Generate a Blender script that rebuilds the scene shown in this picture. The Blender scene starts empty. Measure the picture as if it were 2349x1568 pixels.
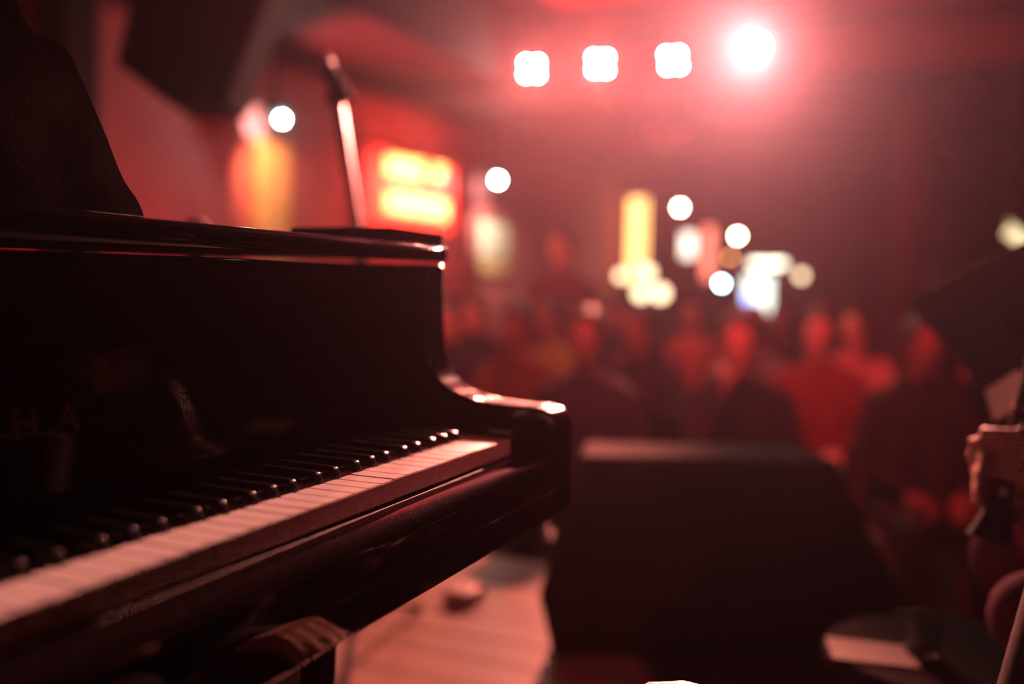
import bpy, bmesh, math, random
import numpy as np
from mathutils import Vector, Matrix

random.seed(7)
sc = bpy.context.scene
C = sc.collection
PI = math.pi

# ------------------------------------------------------------------ camera
# solved from the keyboard (white key pitch 23.55 mm): 35 mm lens on a 36 mm frame
FPX, CX, CY = 2283.33, 1174.5, 784.0
KEY_Z = 0.73                                   # white key tops above the stage floor
CAM = np.array([-1.1066, -0.4641, 0.1895 + KEY_Z])
YAW, PITCH, ROLL = 0.3975, -0.0597, 0.0208
_f = np.array([math.cos(YAW)*math.cos(PITCH), math.sin(YAW)*math.cos(PITCH), math.sin(PITCH)])
_r = np.cross(_f, [0, 0, 1]); _r /= np.linalg.norm(_r)
_u = np.cross(_r, _f)
RGT = math.cos(ROLL)*_r + math.sin(ROLL)*_u
UPV = -math.sin(ROLL)*_r + math.cos(ROLL)*_u
FWD = _f
FWD_H = Vector((math.cos(YAW), math.sin(YAW), 0)); RGT_H = Vector((math.sin(YAW), -math.cos(YAW), 0))

def ray(u, v):
    return FWD + RGT*((u-CX)/FPX) - UPV*((v-CY)/FPX)
def at(u, v, D):                                # a pixel at a known distance along the view axis
    return Vector(CAM + ray(u, v)*D)
def on(u, v, axis, val):                        # a pixel on a wall / floor plane
    d = ray(u, v)
    return Vector(CAM + d*((val-CAM[axis])/d[axis]))
def hit(u, v, p0, n):                           # a pixel on any plane
    d = ray(u, v); n = np.array(n)
    return Vector(CAM + d*(((np.array(p0)-CAM) @ n)/(d @ n)))

cam = bpy.data.cameras.new('camera')
cam.lens, cam.sensor_width, cam.clip_start, cam.clip_end = 35.0, 36.0, 0.02, 100
cam.dof.use_dof = True
cam.dof.focus_distance = 0.955
cam.dof.aperture_fstop = 1.42
co = bpy.data.objects.new('camera', cam); C.objects.link(co)
M4 = Matrix.Identity(4)
for i in range(3):
    M4[i][0], M4[i][1], M4[i][2], M4[i][3] = RGT[i], UPV[i], -FWD[i], CAM[i]
co.matrix_world = M4
sc.camera = co

# ------------------------------------------------------------------ view, world
sc.view_settings.view_transform = 'Standard'
sc.view_settings.look = 'None'
sc.view_settings.exposure = 0.0
sc.view_settings.gamma = 1.0
sc.view_settings.use_curve_mapping = False
try:
    sc.cycles.use_denoising = True
    sc.cycles.caustics_reflective = False
    sc.cycles.caustics_refractive = False
    sc.cycles.sample_clamp_indirect = 4.0
    sc.cycles.max_bounces = 4
    sc.cycles.diffuse_bounces = 2
    sc.cycles.glossy_bounces = 3
    sc.cycles.transmission_bounces = 4
    sc.cycles.use_adaptive_sampling = True
    sc.cycles.adaptive_threshold = 0.07
    sc.cycles.adaptive_min_samples = 12
    sc.cycles.volume_bounces = 0
    sc.cycles.volume_step_rate = 4
except Exception:
    pass
world = bpy.data.worlds.new('club_dark'); sc.world = world
world.use_nodes = True
world.node_tree.nodes['Background'].inputs[0].default_value = (0.012, 0.003, 0.004, 1)
world.node_tree.nodes['Background'].inputs[1].default_value = 0.4
HAZE, HAZE_G = 0.0027, 0.82                    # thin stage haze that fills the closed room
_hz = world.node_tree.nodes.new('ShaderNodeVolumeScatter')
_hz.inputs['Color'].default_value = (1.0, 0.78, 1.0, 1)
_hz.inputs['Density'].default_value = HAZE
_hz.inputs['Anisotropy'].default_value = HAZE_G
world.node_tree.links.new(_hz.outputs[0], world.node_tree.nodes['World Output'].inputs['Volume'])

# ------------------------------------------------------------------ materials
def mat(name, col, rough=0.5, metal=0.0, var=0.12, scale=20.0, bump=0.0, coat=0.0, emis=None, estr=0.0, trans=0.0, ior=1.45, spec=0.5):
    m = bpy.data.materials.new(name); m.use_nodes = True
    nt = m.node_tree; b = nt.nodes['Principled BSDF']
    b.inputs['Roughness'].default_value = rough
    b.inputs['Metallic'].default_value = metal
    b.inputs['IOR'].default_value = ior
    b.inputs['Coat Weight'].default_value = coat
    b.inputs['Coat Roughness'].default_value = 0.03
    b.inputs['Transmission Weight'].default_value = trans
    b.inputs['Specular IOR Level'].default_value = spec
    tc = nt.nodes.new('ShaderNodeTexCoord')
    nz = nt.nodes.new('ShaderNodeTexNoise'); nz.inputs['Scale'].default_value = scale; nz.inputs['Detail'].default_value = 4
    nt.links.new(tc.outputs['Object'], nz.inputs['Vector'])
    rp = nt.nodes.new('ShaderNodeValToRGB')
    rp.color_ramp.elements[0].position, rp.color_ramp.elements[1].position = 0.3, 0.7
    rp.color_ramp.elements[0].color = tuple(c*(1-var) for c in col) + (1,)
    rp.color_ramp.elements[1].color = tuple(min(1, c*(1+var)) for c in col) + (1,)
    nt.links.new(nz.outputs['Fac'], rp.inputs['Fac'])
    nt.links.new(rp.outputs['Color'], b.inputs['Base Color'])
    if bump:
        bp = nt.nodes.new('ShaderNodeBump'); bp.inputs['Strength'].default_value = bump; bp.inputs['Distance'].default_value = 0.01
        nt.links.new(nz.outputs['Fac'], bp.inputs['Height']); nt.links.new(bp.outputs['Normal'], b.inputs['Normal'])
    if emis:
        b.inputs['Emission Color'].default_value = tuple(emis) + (1,)
        b.inputs['Emission Strength'].default_value = estr
    return m

def lacquer(name, dust=0.0, dust_scale=900.0, rough=0.06, speck=0.12):
    """polished black lacquer with fine settled dust and hairline smears"""
    m = mat(name, (0.007, 0.0042, 0.005), rough, var=0.2, scale=6)
    nt = m.node_tree; b = nt.nodes['Principled BSDF']
    tc = nt.nodes['Texture Coordinate']
    n2 = nt.nodes.new('ShaderNodeTexNoise'); n2.inputs['Scale'].default_value = 9; n2.inputs['Detail'].default_value = 6
    nt.links.new(tc.outputs['Object'], n2.inputs['Vector'])
    mr = nt.nodes.new('ShaderNodeMapRange')
    mr.inputs[1].default_value, mr.inputs[2].default_value, mr.inputs[3].default_value, mr.inputs[4].default_value = 0.35, 0.75, rough*0.6, rough*2.2
    nt.links.new(n2.outputs['Fac'], mr.inputs[0]); nt.links.new(mr.outputs[0], b.inputs['Roughness'])
    if dust:
        vo = nt.nodes.new('ShaderNodeTexVoronoi'); vo.inputs['Scale'].default_value = dust_scale
        nt.links.new(tc.outputs['Object'], vo.inputs['Vector'])
        lt = nt.nodes.new('ShaderNodeMath'); lt.operation = 'LESS_THAN'; lt.inputs[1].default_value = speck
        nt.links.new(vo.outputs['Distance'], lt.inputs[0])
        sp = nt.nodes.new('ShaderNodeSeparateColor'); nt.links.new(vo.outputs['Color'], sp.inputs[0])
        gt = nt.nodes.new('ShaderNodeMath'); gt.operation = 'GREATER_THAN'; gt.inputs[1].default_value = 1.0-dust
        nt.links.new(sp.outputs[0], gt.inputs[0])
        mu = nt.nodes.new('ShaderNodeMath'); mu.operation = 'MULTIPLY'
        nt.links.new(lt.outputs[0], mu.inputs[0]); nt.links.new(gt.outputs[0], mu.inputs[1])
        mx = nt.nodes.new('ShaderNodeMix'); mx.data_type = 'RGBA'
        nt.links.new(mu.outputs[0], mx.inputs[0])
        nt.links.new(nt.nodes['Color Ramp'].outputs['Color'], mx.inputs[6])
        mx.inputs[7].default_value = (0.55, 0.5, 0.48, 1)
        nt.links.new(mx.outputs[2], b.inputs['Base Color'])
    return m

def emit(name, col, strength):
    return mat(name, (0.6, 0.6, 0.6), 0.4, var=0.02, emis=col, estr=strength)

def wood(name, c0, c1, rough=0.4, sc_=(1.0, 14.0, 14.0)):
    m = mat(name, c0, rough, var=0.1, scale=1)
    nt = m.node_tree
    mp = nt.nodes.new('ShaderNodeMapping'); mp.inputs['Scale'].default_value = sc_
    nt.links.new(nt.nodes['Texture Coordinate'].outputs['Object'], mp.inputs['Vector'])
    nz = nt.nodes['Noise Texture']; nz.inputs['Scale'].default_value = 3; nz.inputs['Detail'].default_value = 8
    nt.links.new(mp.outputs[0], nz.inputs['Vector'])
    rp = nt.nodes['Color Ramp']; rp.color_ramp.elements[0].color = c0+(1,); rp.color_ramp.elements[1].color = c1+(1,)
    return m

MT = {}
MT.update({
    'lacquer': lacquer('black_lacquer', 0.06, 500, 0.04),
    'desk': lacquer('dusty_black_lacquer', 0.22, 330, 0.10),
    'slip': lacquer('dusty_keyslip_lacquer', 0.20, 620, 0.03, 0.18),
    'worn_lacquer': lacquer('worn_black_lacquer', 0.10, 500, 0.075),
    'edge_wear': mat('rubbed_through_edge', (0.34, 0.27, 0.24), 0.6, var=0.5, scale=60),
    'ivory': mat('white_key_plastic', (0.78, 0.74, 0.68), 0.28, var=0.05, scale=60),
    'ebony': mat('black_key_plastic', (0.006, 0.005, 0.005), 0.22, var=0.2, scale=60),
    'felt': mat('red_felt', (0.12, 0.01, 0.015), 0.95, var=0.2, scale=200),
    'brass': mat('aged_brass', (0.10, 0.065, 0.035), 0.5, 0.8, var=0.2),
    'gold_plate': mat('gold_iron_plate', (0.45, 0.30, 0.10), 0.45, 0.7),
    'velvet': mat('black_velvet', (0.03, 0.018, 0.018), 0.95, var=0.4, scale=90, bump=0.4),
    'stage_wood': wood('stage_plank_wood', (0.33, 0.24, 0.20), (0.52, 0.40, 0.34), 0.42, (14.0, 1.0, 14.0)),
    'stage_black': mat('black_stage_paint', (0.02, 0.018, 0.018), 0.7),
    'floor': wood('dark_hall_floor', (0.03, 0.02, 0.018), (0.06, 0.04, 0.035), 0.35),
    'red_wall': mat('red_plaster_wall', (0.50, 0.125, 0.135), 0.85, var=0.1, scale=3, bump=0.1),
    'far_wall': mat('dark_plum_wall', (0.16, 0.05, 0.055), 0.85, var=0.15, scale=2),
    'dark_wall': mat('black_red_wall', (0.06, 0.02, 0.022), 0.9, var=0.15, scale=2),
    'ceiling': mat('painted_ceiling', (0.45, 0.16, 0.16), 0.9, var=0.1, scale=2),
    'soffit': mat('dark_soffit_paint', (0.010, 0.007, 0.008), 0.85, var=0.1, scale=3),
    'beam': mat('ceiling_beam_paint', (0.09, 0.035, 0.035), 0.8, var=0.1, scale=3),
    'black_metal': mat('black_powder_metal', (0.012, 0.011, 0.012), 0.45, 0.3),
    'chrome': mat('worn_chrome', (0.75, 0.73, 0.72), 0.22, 1.0, var=0.1),
    'steel': mat('satin_steel_tube', (0.46, 0.38, 0.36), 0.38, 0.7, var=0.1),
    'carpet': mat('black_speaker_carpet', (0.012, 0.010, 0.011), 0.9, var=0.3, scale=160, bump=0.3),
    'wedge_edge': mat('worn_cabinet_paint', (0.020, 0.010, 0.010), 0.8, var=0.25, scale=12, spec=0.12),
    'grille': mat('black_steel_grille', (0.010, 0.007, 0.008), 0.85, 0.0, var=0.4, scale=300, bump=0.3, spec=0.15),
    'paper': mat('white_sheet_paper', (0.80, 0.78, 0.74), 0.85, var=0.04),
    'ink': mat('print_ink', (0.03, 0.03, 0.03), 0.9),
    'glass': mat('clear_glass', (0.95, 0.95, 0.95), 0.02, trans=1.0, ior=1.45),
    'rubber': mat('black_rubber', (0.015, 0.014, 0.014), 0.8),
    'stand': mat('dark_blue_grey_stand', (0.006, 0.006, 0.012), 0.9, 0.0, var=0.15, spec=0.05),
    'sign_red': mat('red_sign_board', (0.55, 0.05, 0.04), 0.5, var=0.05, emis=(1.0, 0.055, 0.045), estr=0.55),
    'neon': emit('yellow_neon', (1.0, 0.46, 0.055), 3.3),
    'led_white': emit('white_stage_led', (1.0, 0.90, 0.80), 500.0),
    'led_hot': emit('warm_hot_stage_lens', (1.0, 0.82, 0.62), 320.0),
    'bulb_mint': emit('cool_white_bulb', (0.70, 1.0, 0.88), 600.0),
    'bulb_warm': emit('warm_white_bulb', (1.0, 0.86, 0.62), 70.0),
    'bulb_cream': emit('cream_globe_glow', (1.0, 0.72, 0.44), 5.0),
    'bulb_dim': emit('dim_amber_glow', (1.0, 0.36, 0.12), 12.0),
    'bulb_blue': emit('blue_white_led', (0.45, 0.80, 1.0), 70.0),
    'amber_panel': emit('amber_light_box', (1.0, 0.50, 0.15), 3.5),
    'cream_panel': emit('cream_light_box', (1.0, 0.80, 0.58), 0.9),
    'pale_panel': emit('pale_light_box', (1.0, 0.84, 0.70), 3.0),
    'rose_panel': emit('rose_light_box', (1.0, 0.20, 0.13), 2.5),
    'poster_pale': mat('pale_printed_poster', (0.70, 0.66, 0.56), 0.7, var=0.2, scale=6),
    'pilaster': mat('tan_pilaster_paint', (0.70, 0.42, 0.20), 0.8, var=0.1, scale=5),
    'cable': mat('black_cable_rubber', (0.02, 0.018, 0.018), 0.6),
    'counter': wood('dark_bar_wood', (0.06, 0.03, 0.02), (0.12, 0.06, 0.04), 0.4),
    'clarinet': mat('black_clarinet_wood', (0.015, 0.010, 0.010), 0.25, var=0.3, scale=40),
})

def per_object_tone(m, lo, hi):
    nt = m.node_tree; b = nt.nodes['Principled BSDF']
    oi = nt.nodes.new('ShaderNodeObjectInfo'); mr = nt.nodes.new('ShaderNodeMapRange'); mr.inputs[3].default_value = lo; mr.inputs[4].default_value = hi
    mx = nt.nodes.new('ShaderNodeMix'); mx.data_type = 'RGBA'; mx.blend_type = 'MULTIPLY'; mx.inputs[0].default_value = 1.0
    nt.links.new(oi.outputs['Random'], mr.inputs[0])
    nt.links.new(nt.nodes['Color Ramp'].outputs['Color'], mx.inputs[6]); nt.links.new(mr.outputs[0], mx.inputs[7])
    nt.links.new(mx.outputs[2], b.inputs['Base Color'])
per_object_tone(MT['stage_wood'], 0.72, 1.12)

# ------------------------------------------------------------------ mesh helpers
def box(bm, lo, hi):
    vs = [bm.verts.new((x, y, z)) for x in (lo[0], hi[0]) for y in (lo[1], hi[1]) for z in (lo[2], hi[2])]
    for f in ((0, 1, 3, 2), (4, 6, 7, 5), (0, 4, 5, 1), (2, 3, 7, 6), (0, 2, 6, 4), (1, 5, 7, 3)):
        bm.faces.new([vs[i] for i in f])
    return vs
def frame_of(d):
    d = Vector(d).normalized()
    a = Vector((0, 0, 1)) if abs(d.z) < 0.9 else Vector((1, 0, 0))
    x = d.cross(a).normalized(); y = d.cross(x).normalized()
    return x, y
def tube(bm, pts, r, n=12, cap=True):
    """round tube through points; r a number or one radius per point"""
    pts = [Vector(p) for p in pts]
    rs = r if isinstance(r, (list, tuple)) else [r]*len(pts)
    rings = []
    x = None
    for i, p in enumerate(pts):
        d = (pts[min(i+1, len(pts)-1)]-pts[max(i-1, 0)])
        if x is None: x, y = frame_of(d)
        else:
            d = d.normalized(); x = (x-d*x.dot(d)).normalized(); y = d.cross(x)
        rings.append([bm.verts.new(p+x*(rs[i]*math.cos(2*PI*k/n))+y*(rs[i]*math.sin(2*PI*k/n))) for k in range(n)])
    for a, b in zip(rings, rings[1:]):
        for k in range(n): bm.faces.new((a[k], a[(k+1) % n], b[(k+1) % n], b[k]))
    if cap:
        bm.faces.new(rings[0][::-1]); bm.faces.new(rings[-1])
def sphere_m(bm, m, nu, nv):
    top, bot = bm.verts.new(m @ Vector((0, 0, 1))), bm.verts.new(m @ Vector((0, 0, -1)))
    rings = [[bm.verts.new(m @ Vector((math.sin(PI*j/nv)*math.cos(2*PI*k/nu), math.sin(PI*j/nv)*math.sin(2*PI*k/nu), math.cos(PI*j/nv)))) for k in range(nu)] for j in range(1, nv)]
    for k in range(nu):
        bm.faces.new((top, rings[0][k], rings[0][(k+1) % nu])); bm.faces.new((bot, rings[-1][(k+1) % nu], rings[-1][k]))
    for a, b in zip(rings, rings[1:]):
        for k in range(nu): bm.faces.new((a[k], b[k], b[(k+1) % nu], a[(k+1) % nu]))
def ball(bm, c, r, nu=16, nv=10):
    r = (r, r, r) if isinstance(r, (int, float)) else r
    sphere_m(bm, Matrix.Translation(Vector(c)) @ Matrix.Diagonal((r[0], r[1], r[2], 1)), nu, nv)
def prism(bm, prof, axis, a, b):
    """2-D profile extruded along an axis (0: prof=(y,z), 1: (x,z), 2: (x,y))"""
    def P(p, t): return {0: (t, p[0], p[1]), 1: (p[0], t, p[1]), 2: (p[0], p[1], t)}[axis]
    A = [bm.verts.new(P(p, a)) for p in prof]; B = [bm.verts.new(P(p, b)) for p in prof]
    n = len(prof)
    for k in range(n): bm.faces.new((A[k], A[(k+1) % n], B[(k+1) % n], B[k]))
    bm.faces.new(A[::-1]); bm.faces.new(B)
def lathe(bm, prof, c=(0, 0, 0), n=24):
    c = Vector(c); rings = []
    for r, z in prof:
        rings.append([bm.verts.new(c+Vector((r*math.cos(2*PI*k/n), r*math.sin(2*PI*k/n), z))) for k in range(n)])
    for a, b in zip(rings, rings[1:]):
        for k in range(n): bm.faces.new((a[k], a[(k+1) % n], b[(k+1) % n], b[k]))
    bm.faces.new(rings[0][::-1]); bm.faces.new(rings[-1])

def world_loc(o):
    v = Vector((0, 0, 0))
    while o is not None: v = v+o.location; o = o.parent
    return v
def obj(name, bm, m, parent=None, bevel=0.0, smooth=True, seg=2, local=False):
    """links a bmesh as one mesh object; with a parent the vertices, given in world space, are moved to its frame"""
    bmesh.ops.recalc_face_normals(bm, faces=bm.faces)
    if parent is not None and not local:
        bmesh.ops.translate(bm, vec=-world_loc(parent), verts=bm.verts)
    me = bpy.data.meshes.new(name); bm.to_mesh(me); bm.free()
    me.materials.append(MT[m] if isinstance(m, str) else m)
    o = bpy.data.objects.new(name, me); C.objects.link(o)
    if parent is not None: o.parent = parent
    if smooth:
        for p in me.polygons: p.use_smooth = True
        me.set_sharp_from_angle(angle=math.radians(38))
    if bevel:
        b = o.modifiers.new('bevel', 'BEVEL'); b.width = bevel; b.segments = seg; b.limit_method = 'ANGLE'; b.angle_limit = math.radians(35)
        b.harden_normals = False
    return o
def nb(): return bmesh.new()
def tag(o, label, cat, group=None):
    o['label'] = label; o['category'] = cat
    if group: o['group'] = group
    return o
def struct(o, label=None):
    o['kind'] = 'structure'
    if label: o['label'] = label
    return o
def thing(name, label, cat, loc=(0, 0, 0), group=None, rotz=0.0):
    o = bpy.data.objects.new(name, None); C.objects.link(o)
    o.empty_display_size = 0.05
    o.location = loc; o.rotation_euler = (0, 0, rotz)
    return tag(o, label, cat, group)
def part_box(name, lo, hi, m, parent, bevel=0.0, **k):
    bm = nb(); box(bm, lo, hi); return obj(name, bm, m, parent, bevel, **k)
def part_tube(name, pts, r, m, parent, n=12, **k):
    bm = nb(); tube(bm, pts, r, n); return obj(name, bm, m, parent, **k)
def copy_tree(o, parent=None):
    c = o.copy(); C.objects.link(c); c.parent = parent
    for ch in list(o.children): copy_tree(ch, c)
    return c

def spot(name, loc, target, power, col, size_deg, blend=0.4, radius=0.05, parent=None):
    l = bpy.data.lights.new(name, 'SPOT'); l.energy = power; l.color = col
    l.spot_size = math.radians(size_deg); l.spot_blend = blend; l.shadow_soft_size = radius
    o = bpy.data.objects.new(name, l); C.objects.link(o)
    d = (Vector(target)-Vector(loc)).normalized()
    o.rotation_euler = d.to_track_quat('-Z', 'Y').to_euler()
    o.location = Vector(loc) - (world_loc(parent) if parent else Vector((0, 0, 0)))
    if parent: o.parent = parent
    return o

# ------------------------------------------------------------------ the room
HALL_Z, CEIL_Z, SOF_Z = -0.50, 2.63, 2.15
X0, X1, Y0, YW = -4.0, 12.0, -5.0, 3.0
STAGE_X = 1.93

struct(part_box('floor', (STAGE_X, Y0, HALL_Z-0.1), (X1, YW, HALL_Z), 'floor', None))
stage = struct(part_box('floor_stage', (X0, Y0, HALL_Z-0.1), (STAGE_X-0.02, YW, -0.022), 'stage_black', None), 'raised wooden stage the piano stands on')
PW = 0.145
bm = nb(); box(bm, (0, 0, -0.021), (PW-0.009, 2.4, 0.0)); pm = bpy.data.meshes.new('plank')
bm.to_mesh(pm); bm.free(); pm.materials.append(MT['stage_wood'])
xk = STAGE_X-PW
k = 0
while xk > -2.4:
    for j, ys in enumerate((-3.6+0.4*(k % 3), -1.2+0.4*(k % 3), 1.2+0.4*(k % 3))):
        o = bpy.data.objects.new('plank', pm); C.objects.link(o); o.parent = stage
        o.location = (xk, ys+0.001, random.uniform(-0.0012, 0.0004)); o.scale = (1, 0.998, 1)
    xk -= PW; k += 1
struct(part_box('wall_left', (X0, YW, HALL_Z-0.1), (X1, YW+0.15, CEIL_Z), 'red_wall', None))
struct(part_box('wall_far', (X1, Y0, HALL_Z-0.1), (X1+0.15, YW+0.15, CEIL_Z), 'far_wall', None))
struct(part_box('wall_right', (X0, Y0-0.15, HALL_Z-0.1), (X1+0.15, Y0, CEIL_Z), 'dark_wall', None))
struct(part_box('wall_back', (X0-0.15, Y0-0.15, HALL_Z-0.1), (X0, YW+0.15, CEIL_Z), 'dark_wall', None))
struct(part_box('ceiling', (X0-0.15, Y0-0.15, CEIL_Z), (X1+0.15, YW+0.15, CEIL_Z+0.1), 'ceiling', None))
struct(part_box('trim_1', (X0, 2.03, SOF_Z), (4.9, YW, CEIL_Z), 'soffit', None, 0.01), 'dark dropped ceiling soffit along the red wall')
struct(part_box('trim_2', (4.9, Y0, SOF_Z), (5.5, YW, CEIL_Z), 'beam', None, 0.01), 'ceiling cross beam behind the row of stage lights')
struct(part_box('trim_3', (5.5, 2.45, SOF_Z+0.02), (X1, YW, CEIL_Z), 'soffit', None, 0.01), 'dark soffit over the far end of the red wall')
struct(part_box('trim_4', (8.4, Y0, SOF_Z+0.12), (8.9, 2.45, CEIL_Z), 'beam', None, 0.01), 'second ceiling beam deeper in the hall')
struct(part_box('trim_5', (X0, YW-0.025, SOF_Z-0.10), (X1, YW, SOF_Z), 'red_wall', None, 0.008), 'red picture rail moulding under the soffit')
struct(part_box('baseboard_left', (STAGE_X, YW-0.02, HALL_Z), (X1, YW, HALL_Z+0.14), 'dark_wall', None, 0.006))
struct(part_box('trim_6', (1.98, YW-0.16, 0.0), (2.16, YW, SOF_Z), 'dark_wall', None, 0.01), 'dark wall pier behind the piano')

# ------------------------------------------------------------------ grand piano
PX0, PX1 = -1.345, 0.115                       # case sides
piano = thing('grand_piano', 'polished black grand piano with its keyboard open and music desk raised', 'piano', (-0.6125, 0.9, 0.0))
K = KEY_Z
P = 0.02355
def zk(z): return z+K
# keybed, rim, arms
part_box('keybed', (PX0, -0.040, zk(-0.102)), (PX1, 0.60, zk(-0.066)), 'lacquer', piano, 0.003)
arm_prof = [(-0.040, -0.102), (-0.040, 0.006), (-0.037, 0.018), (-0.029, 0.027), (-0.016, 0.0315), (0.0, 0.0325), (0.03, 0.0335), (0.055, 0.0345), (0.075, 0.037),
            (0.092, 0.041), (0.108, 0.0465), (0.121, 0.054), (0.131, 0.063), (0.139, 0.075), (0.144, 0.088), (0.147, 0.105), (0.149, 0.13), (0.150, 0.16), (0.150, 0.2115),
            (0.42, 0.2115), (0.42, -0.102)]
for xa, xb in ((0.060, PX1), (PX0, PX0+0.055)):
    bm = nb(); prism(bm, [(y, zk(z)) for y, z in arm_prof], 0, xa, xb)
    obj('arm', bm, 'worn_lacquer', piano, 0.004, seg=3)
for xa, xb in ((0.001, 0.059), (PX0+0.056, -1.2265)):
    part_box('cheek_block', (xa, -0.004, zk(-0.06)), (xb, 0.150, zk(0.012)), 'lacquer', piano, 0.003)
# rim of the case: spine, tail, bent side
path = [(PX0, 0.40), (PX0, 1.55), (PX0+0.05, 1.72), (PX0+0.18, 1.80), (PX0+0.36, 1.80), (PX0+0.52, 1.70), (PX0+0.66, 1.48), (PX0+0.80, 1.24), (PX0+0.98, 1.04),
        (PX0+1.18, 0.90), (PX0+1.34, 0.78), (PX1-0.02, 0.62), (PX1, 0.40)]
def resample(p, n):
    out = []
    q = [Vector((*a, 0)) for a in p]
    for i in range(len(q)-1):
        p0, p1, p2, p3 = q[max(i-1, 0)], q[i], q[i+1], q[min(i+2, len(q)-1)]
        for t in np.linspace(0, 1, n, endpoint=False):
            out.append(0.5*((2*p1)+(p2-p0)*t+(2*p0-5*p1+4*p2-p3)*t*t+(3*p1-p0-3*p2+p3)*t**3))
    out.append(q[-1]); return out
op = resample(path, 5)
bm = nb(); ra, rb, rc, rd = [], [], [], []
for i, p in enumerate(op):
    t = (op[min(i+1, len(op)-1)]-op[max(i-1, 0)]).normalized(); n_in = Vector((t.y, -t.x, 0))
    q = p+n_in*0.055
    for lst, pt, z in ((ra, p, -0.16), (rb, p, 0.2115), (rc, q, 0.2115), (rd, q, -0.16)):
        lst.append(bm.verts.new((pt.x, pt.y, zk(z))))
for i in range(len(op)-1):
    for a, b in ((ra, rb), (rb, rc), (rc, rd), (rd, ra)): bm.faces.new((a[i], a[i+1], b[i+1], b[i]))
bm.faces.new((ra[0], rb[0], rc[0], rd[0])); bm.faces.new((ra[-1], rb[-1], rc[-1], rd[-1]))
obj('rim', bm, 'lacquer', piano, 0.003)
inner = [(p.x*0.94-0.6125*0.06, 0.45+(p.y-0.45)*0.955, 0) for p in op]
bm = nb(); prism(bm, [(x, y) for x, y, _ in inner], 2, zk(0.02), zk(0.05)); obj('iron_plate', bm, 'gold_plate', piano)
# fallboard with its inlaid letters
FB0, FB1 = 0.1525, 0.166
fprof = [(FB0, 0.006), (FB0+0.012, 0.198), (FB0+0.018, 0.206), (FB0+0.03, 0.208), (FB0+0.035, 0.20), (FB0+0.022, 0.006)]
bm = nb(); prism(bm, [(y, zk(z)) for y, z in fprof], 0, -1.2855, 0.0595)
fall = obj('fallboard', bm, 'lacquer', piano, 0.002)
part_box('key_felt', (-1.2245, 0.1495, zk(0.001)), (-0.0005, 0.1525, zk(0.007)), 'felt', piano)
for i, ch in enumerate('YAMAHA'):
    cu = bpy.data.curves.new('letter', 'FONT'); cu.body = ch; cu.size = 0.034; cu.extrude = 0.0006; cu.align_x = 'CENTER'
    t = bpy.data.objects.new('letter_curve', cu); C.objects.link(t)
    bpy.context.view_layer.update()
    me = bpy.data.meshes.new_from_object(t.evaluated_get(bpy.context.evaluated_depsgraph_get()))
    bpy.data.objects.remove(t)
    me.materials.clear(); me.materials.append(MT['brass'])
    o = bpy.data.objects.new('inlaid_letter', me); C.objects.link(o); o.parent = fall
    zz = 0.065
    o.location = Vector((-0.6254+(i-2.5)*0.040, FB0+0.0625*zz-0.0006, zk(zz)))-world_loc(piano)
    o.rotation_euler = (PI/2-0.0625, 0, 0)
# music shelf above the fallboard and the raised desk
bm = nb()
sp = [(0.150, 0.2145), (0.147, 0.219), (0.1465, 0.226), (0.147, 0.233), (0.151, 0.2375), (0.46, 0.2375), (0.46, 0.2145)]
prism(bm, [(y, zk(z)) for y, z in sp], 0, PX0, PX1)
shelf = obj('music_shelf', bm, 'lacquer', piano, 0.0015)
part_box('shelf_end_block', (-0.035, 0.150, zk(0.2376)), (PX1-0.003, 0.30, zk(0.2545)), 'lacquer', piano, 0.004, seg=3)
dp0 = Vector((0, 0.235, zk(0.238))); dn = Vector((0, math.cos(0.30), -math.sin(0.30)))
prof_px = [(333, 498), (328, 482), (321, 466), (313, 452), (303, 438), (288, 416), (275, 388), (262, 355), (247, 314), (232, 280), (214, 238), (198, 200), (182, 165), (172, 140), (163, 122),
           (150, 107), (128, 93), (98, 80), (75, 70), (66, 56), (54, 34), (42, 10), (36, -4), (20, -40), (-10, -70)]
rp_ = [hit(u, v, dp0, dn) for u, v in prof_px]
tdir = Vector((0, math.sin(0.30), math.cos(0.30)))
pts2 = [(p.x, (p-dp0).dot(tdir)) for p in rp_]
pts2 = pts2+[(-1.225-x, t) for x, t in reversed(pts2)]
bm = nb()
A = [bm.verts.new(dp0+Vector((x, 0, 0))+tdir*t) for x, t in pts2]
B = [bm.verts.new(v.co+dn*0.016) for v in A]
n = len(A)
for i in range(n): bm.faces.new((A[i], A[(i+1) % n], B[(i+1) % n], B[i]))
bm.faces.new(A[::-1]); bm.faces.new(B)
obj('music_desk', bm, 'desk', piano, 0.0012, seg=1)
part_box('desk_ledge', (-0.90, 0.205, zk(0.2377)), (-0.325, 0.233, zk(0.2415)), 'lacquer', piano, 0.001)
# keyslip
sl = [(-0.004, -0.066), (-0.004, -0.0235), (-0.006, -0.0212), (-0.010, -0.0205), (-0.024, -0.0225), (-0.034, -0.0275), (-0.040, -0.035), (-0.0415, -0.043), (-0.0415, -0.066)]
bm = nb(); prism(bm, [(y, zk(z)) for y, z in sl], 0, PX0+0.056, 0.0595); obj('keyslip', bm, 'slip', piano)
part_tube('worn_edge', [(-0.66, -0.0078, zk(-0.0211)), (-0.095, -0.0078, zk(-0.0211))], 0.0009, 'edge_wear', piano, 8)
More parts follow.
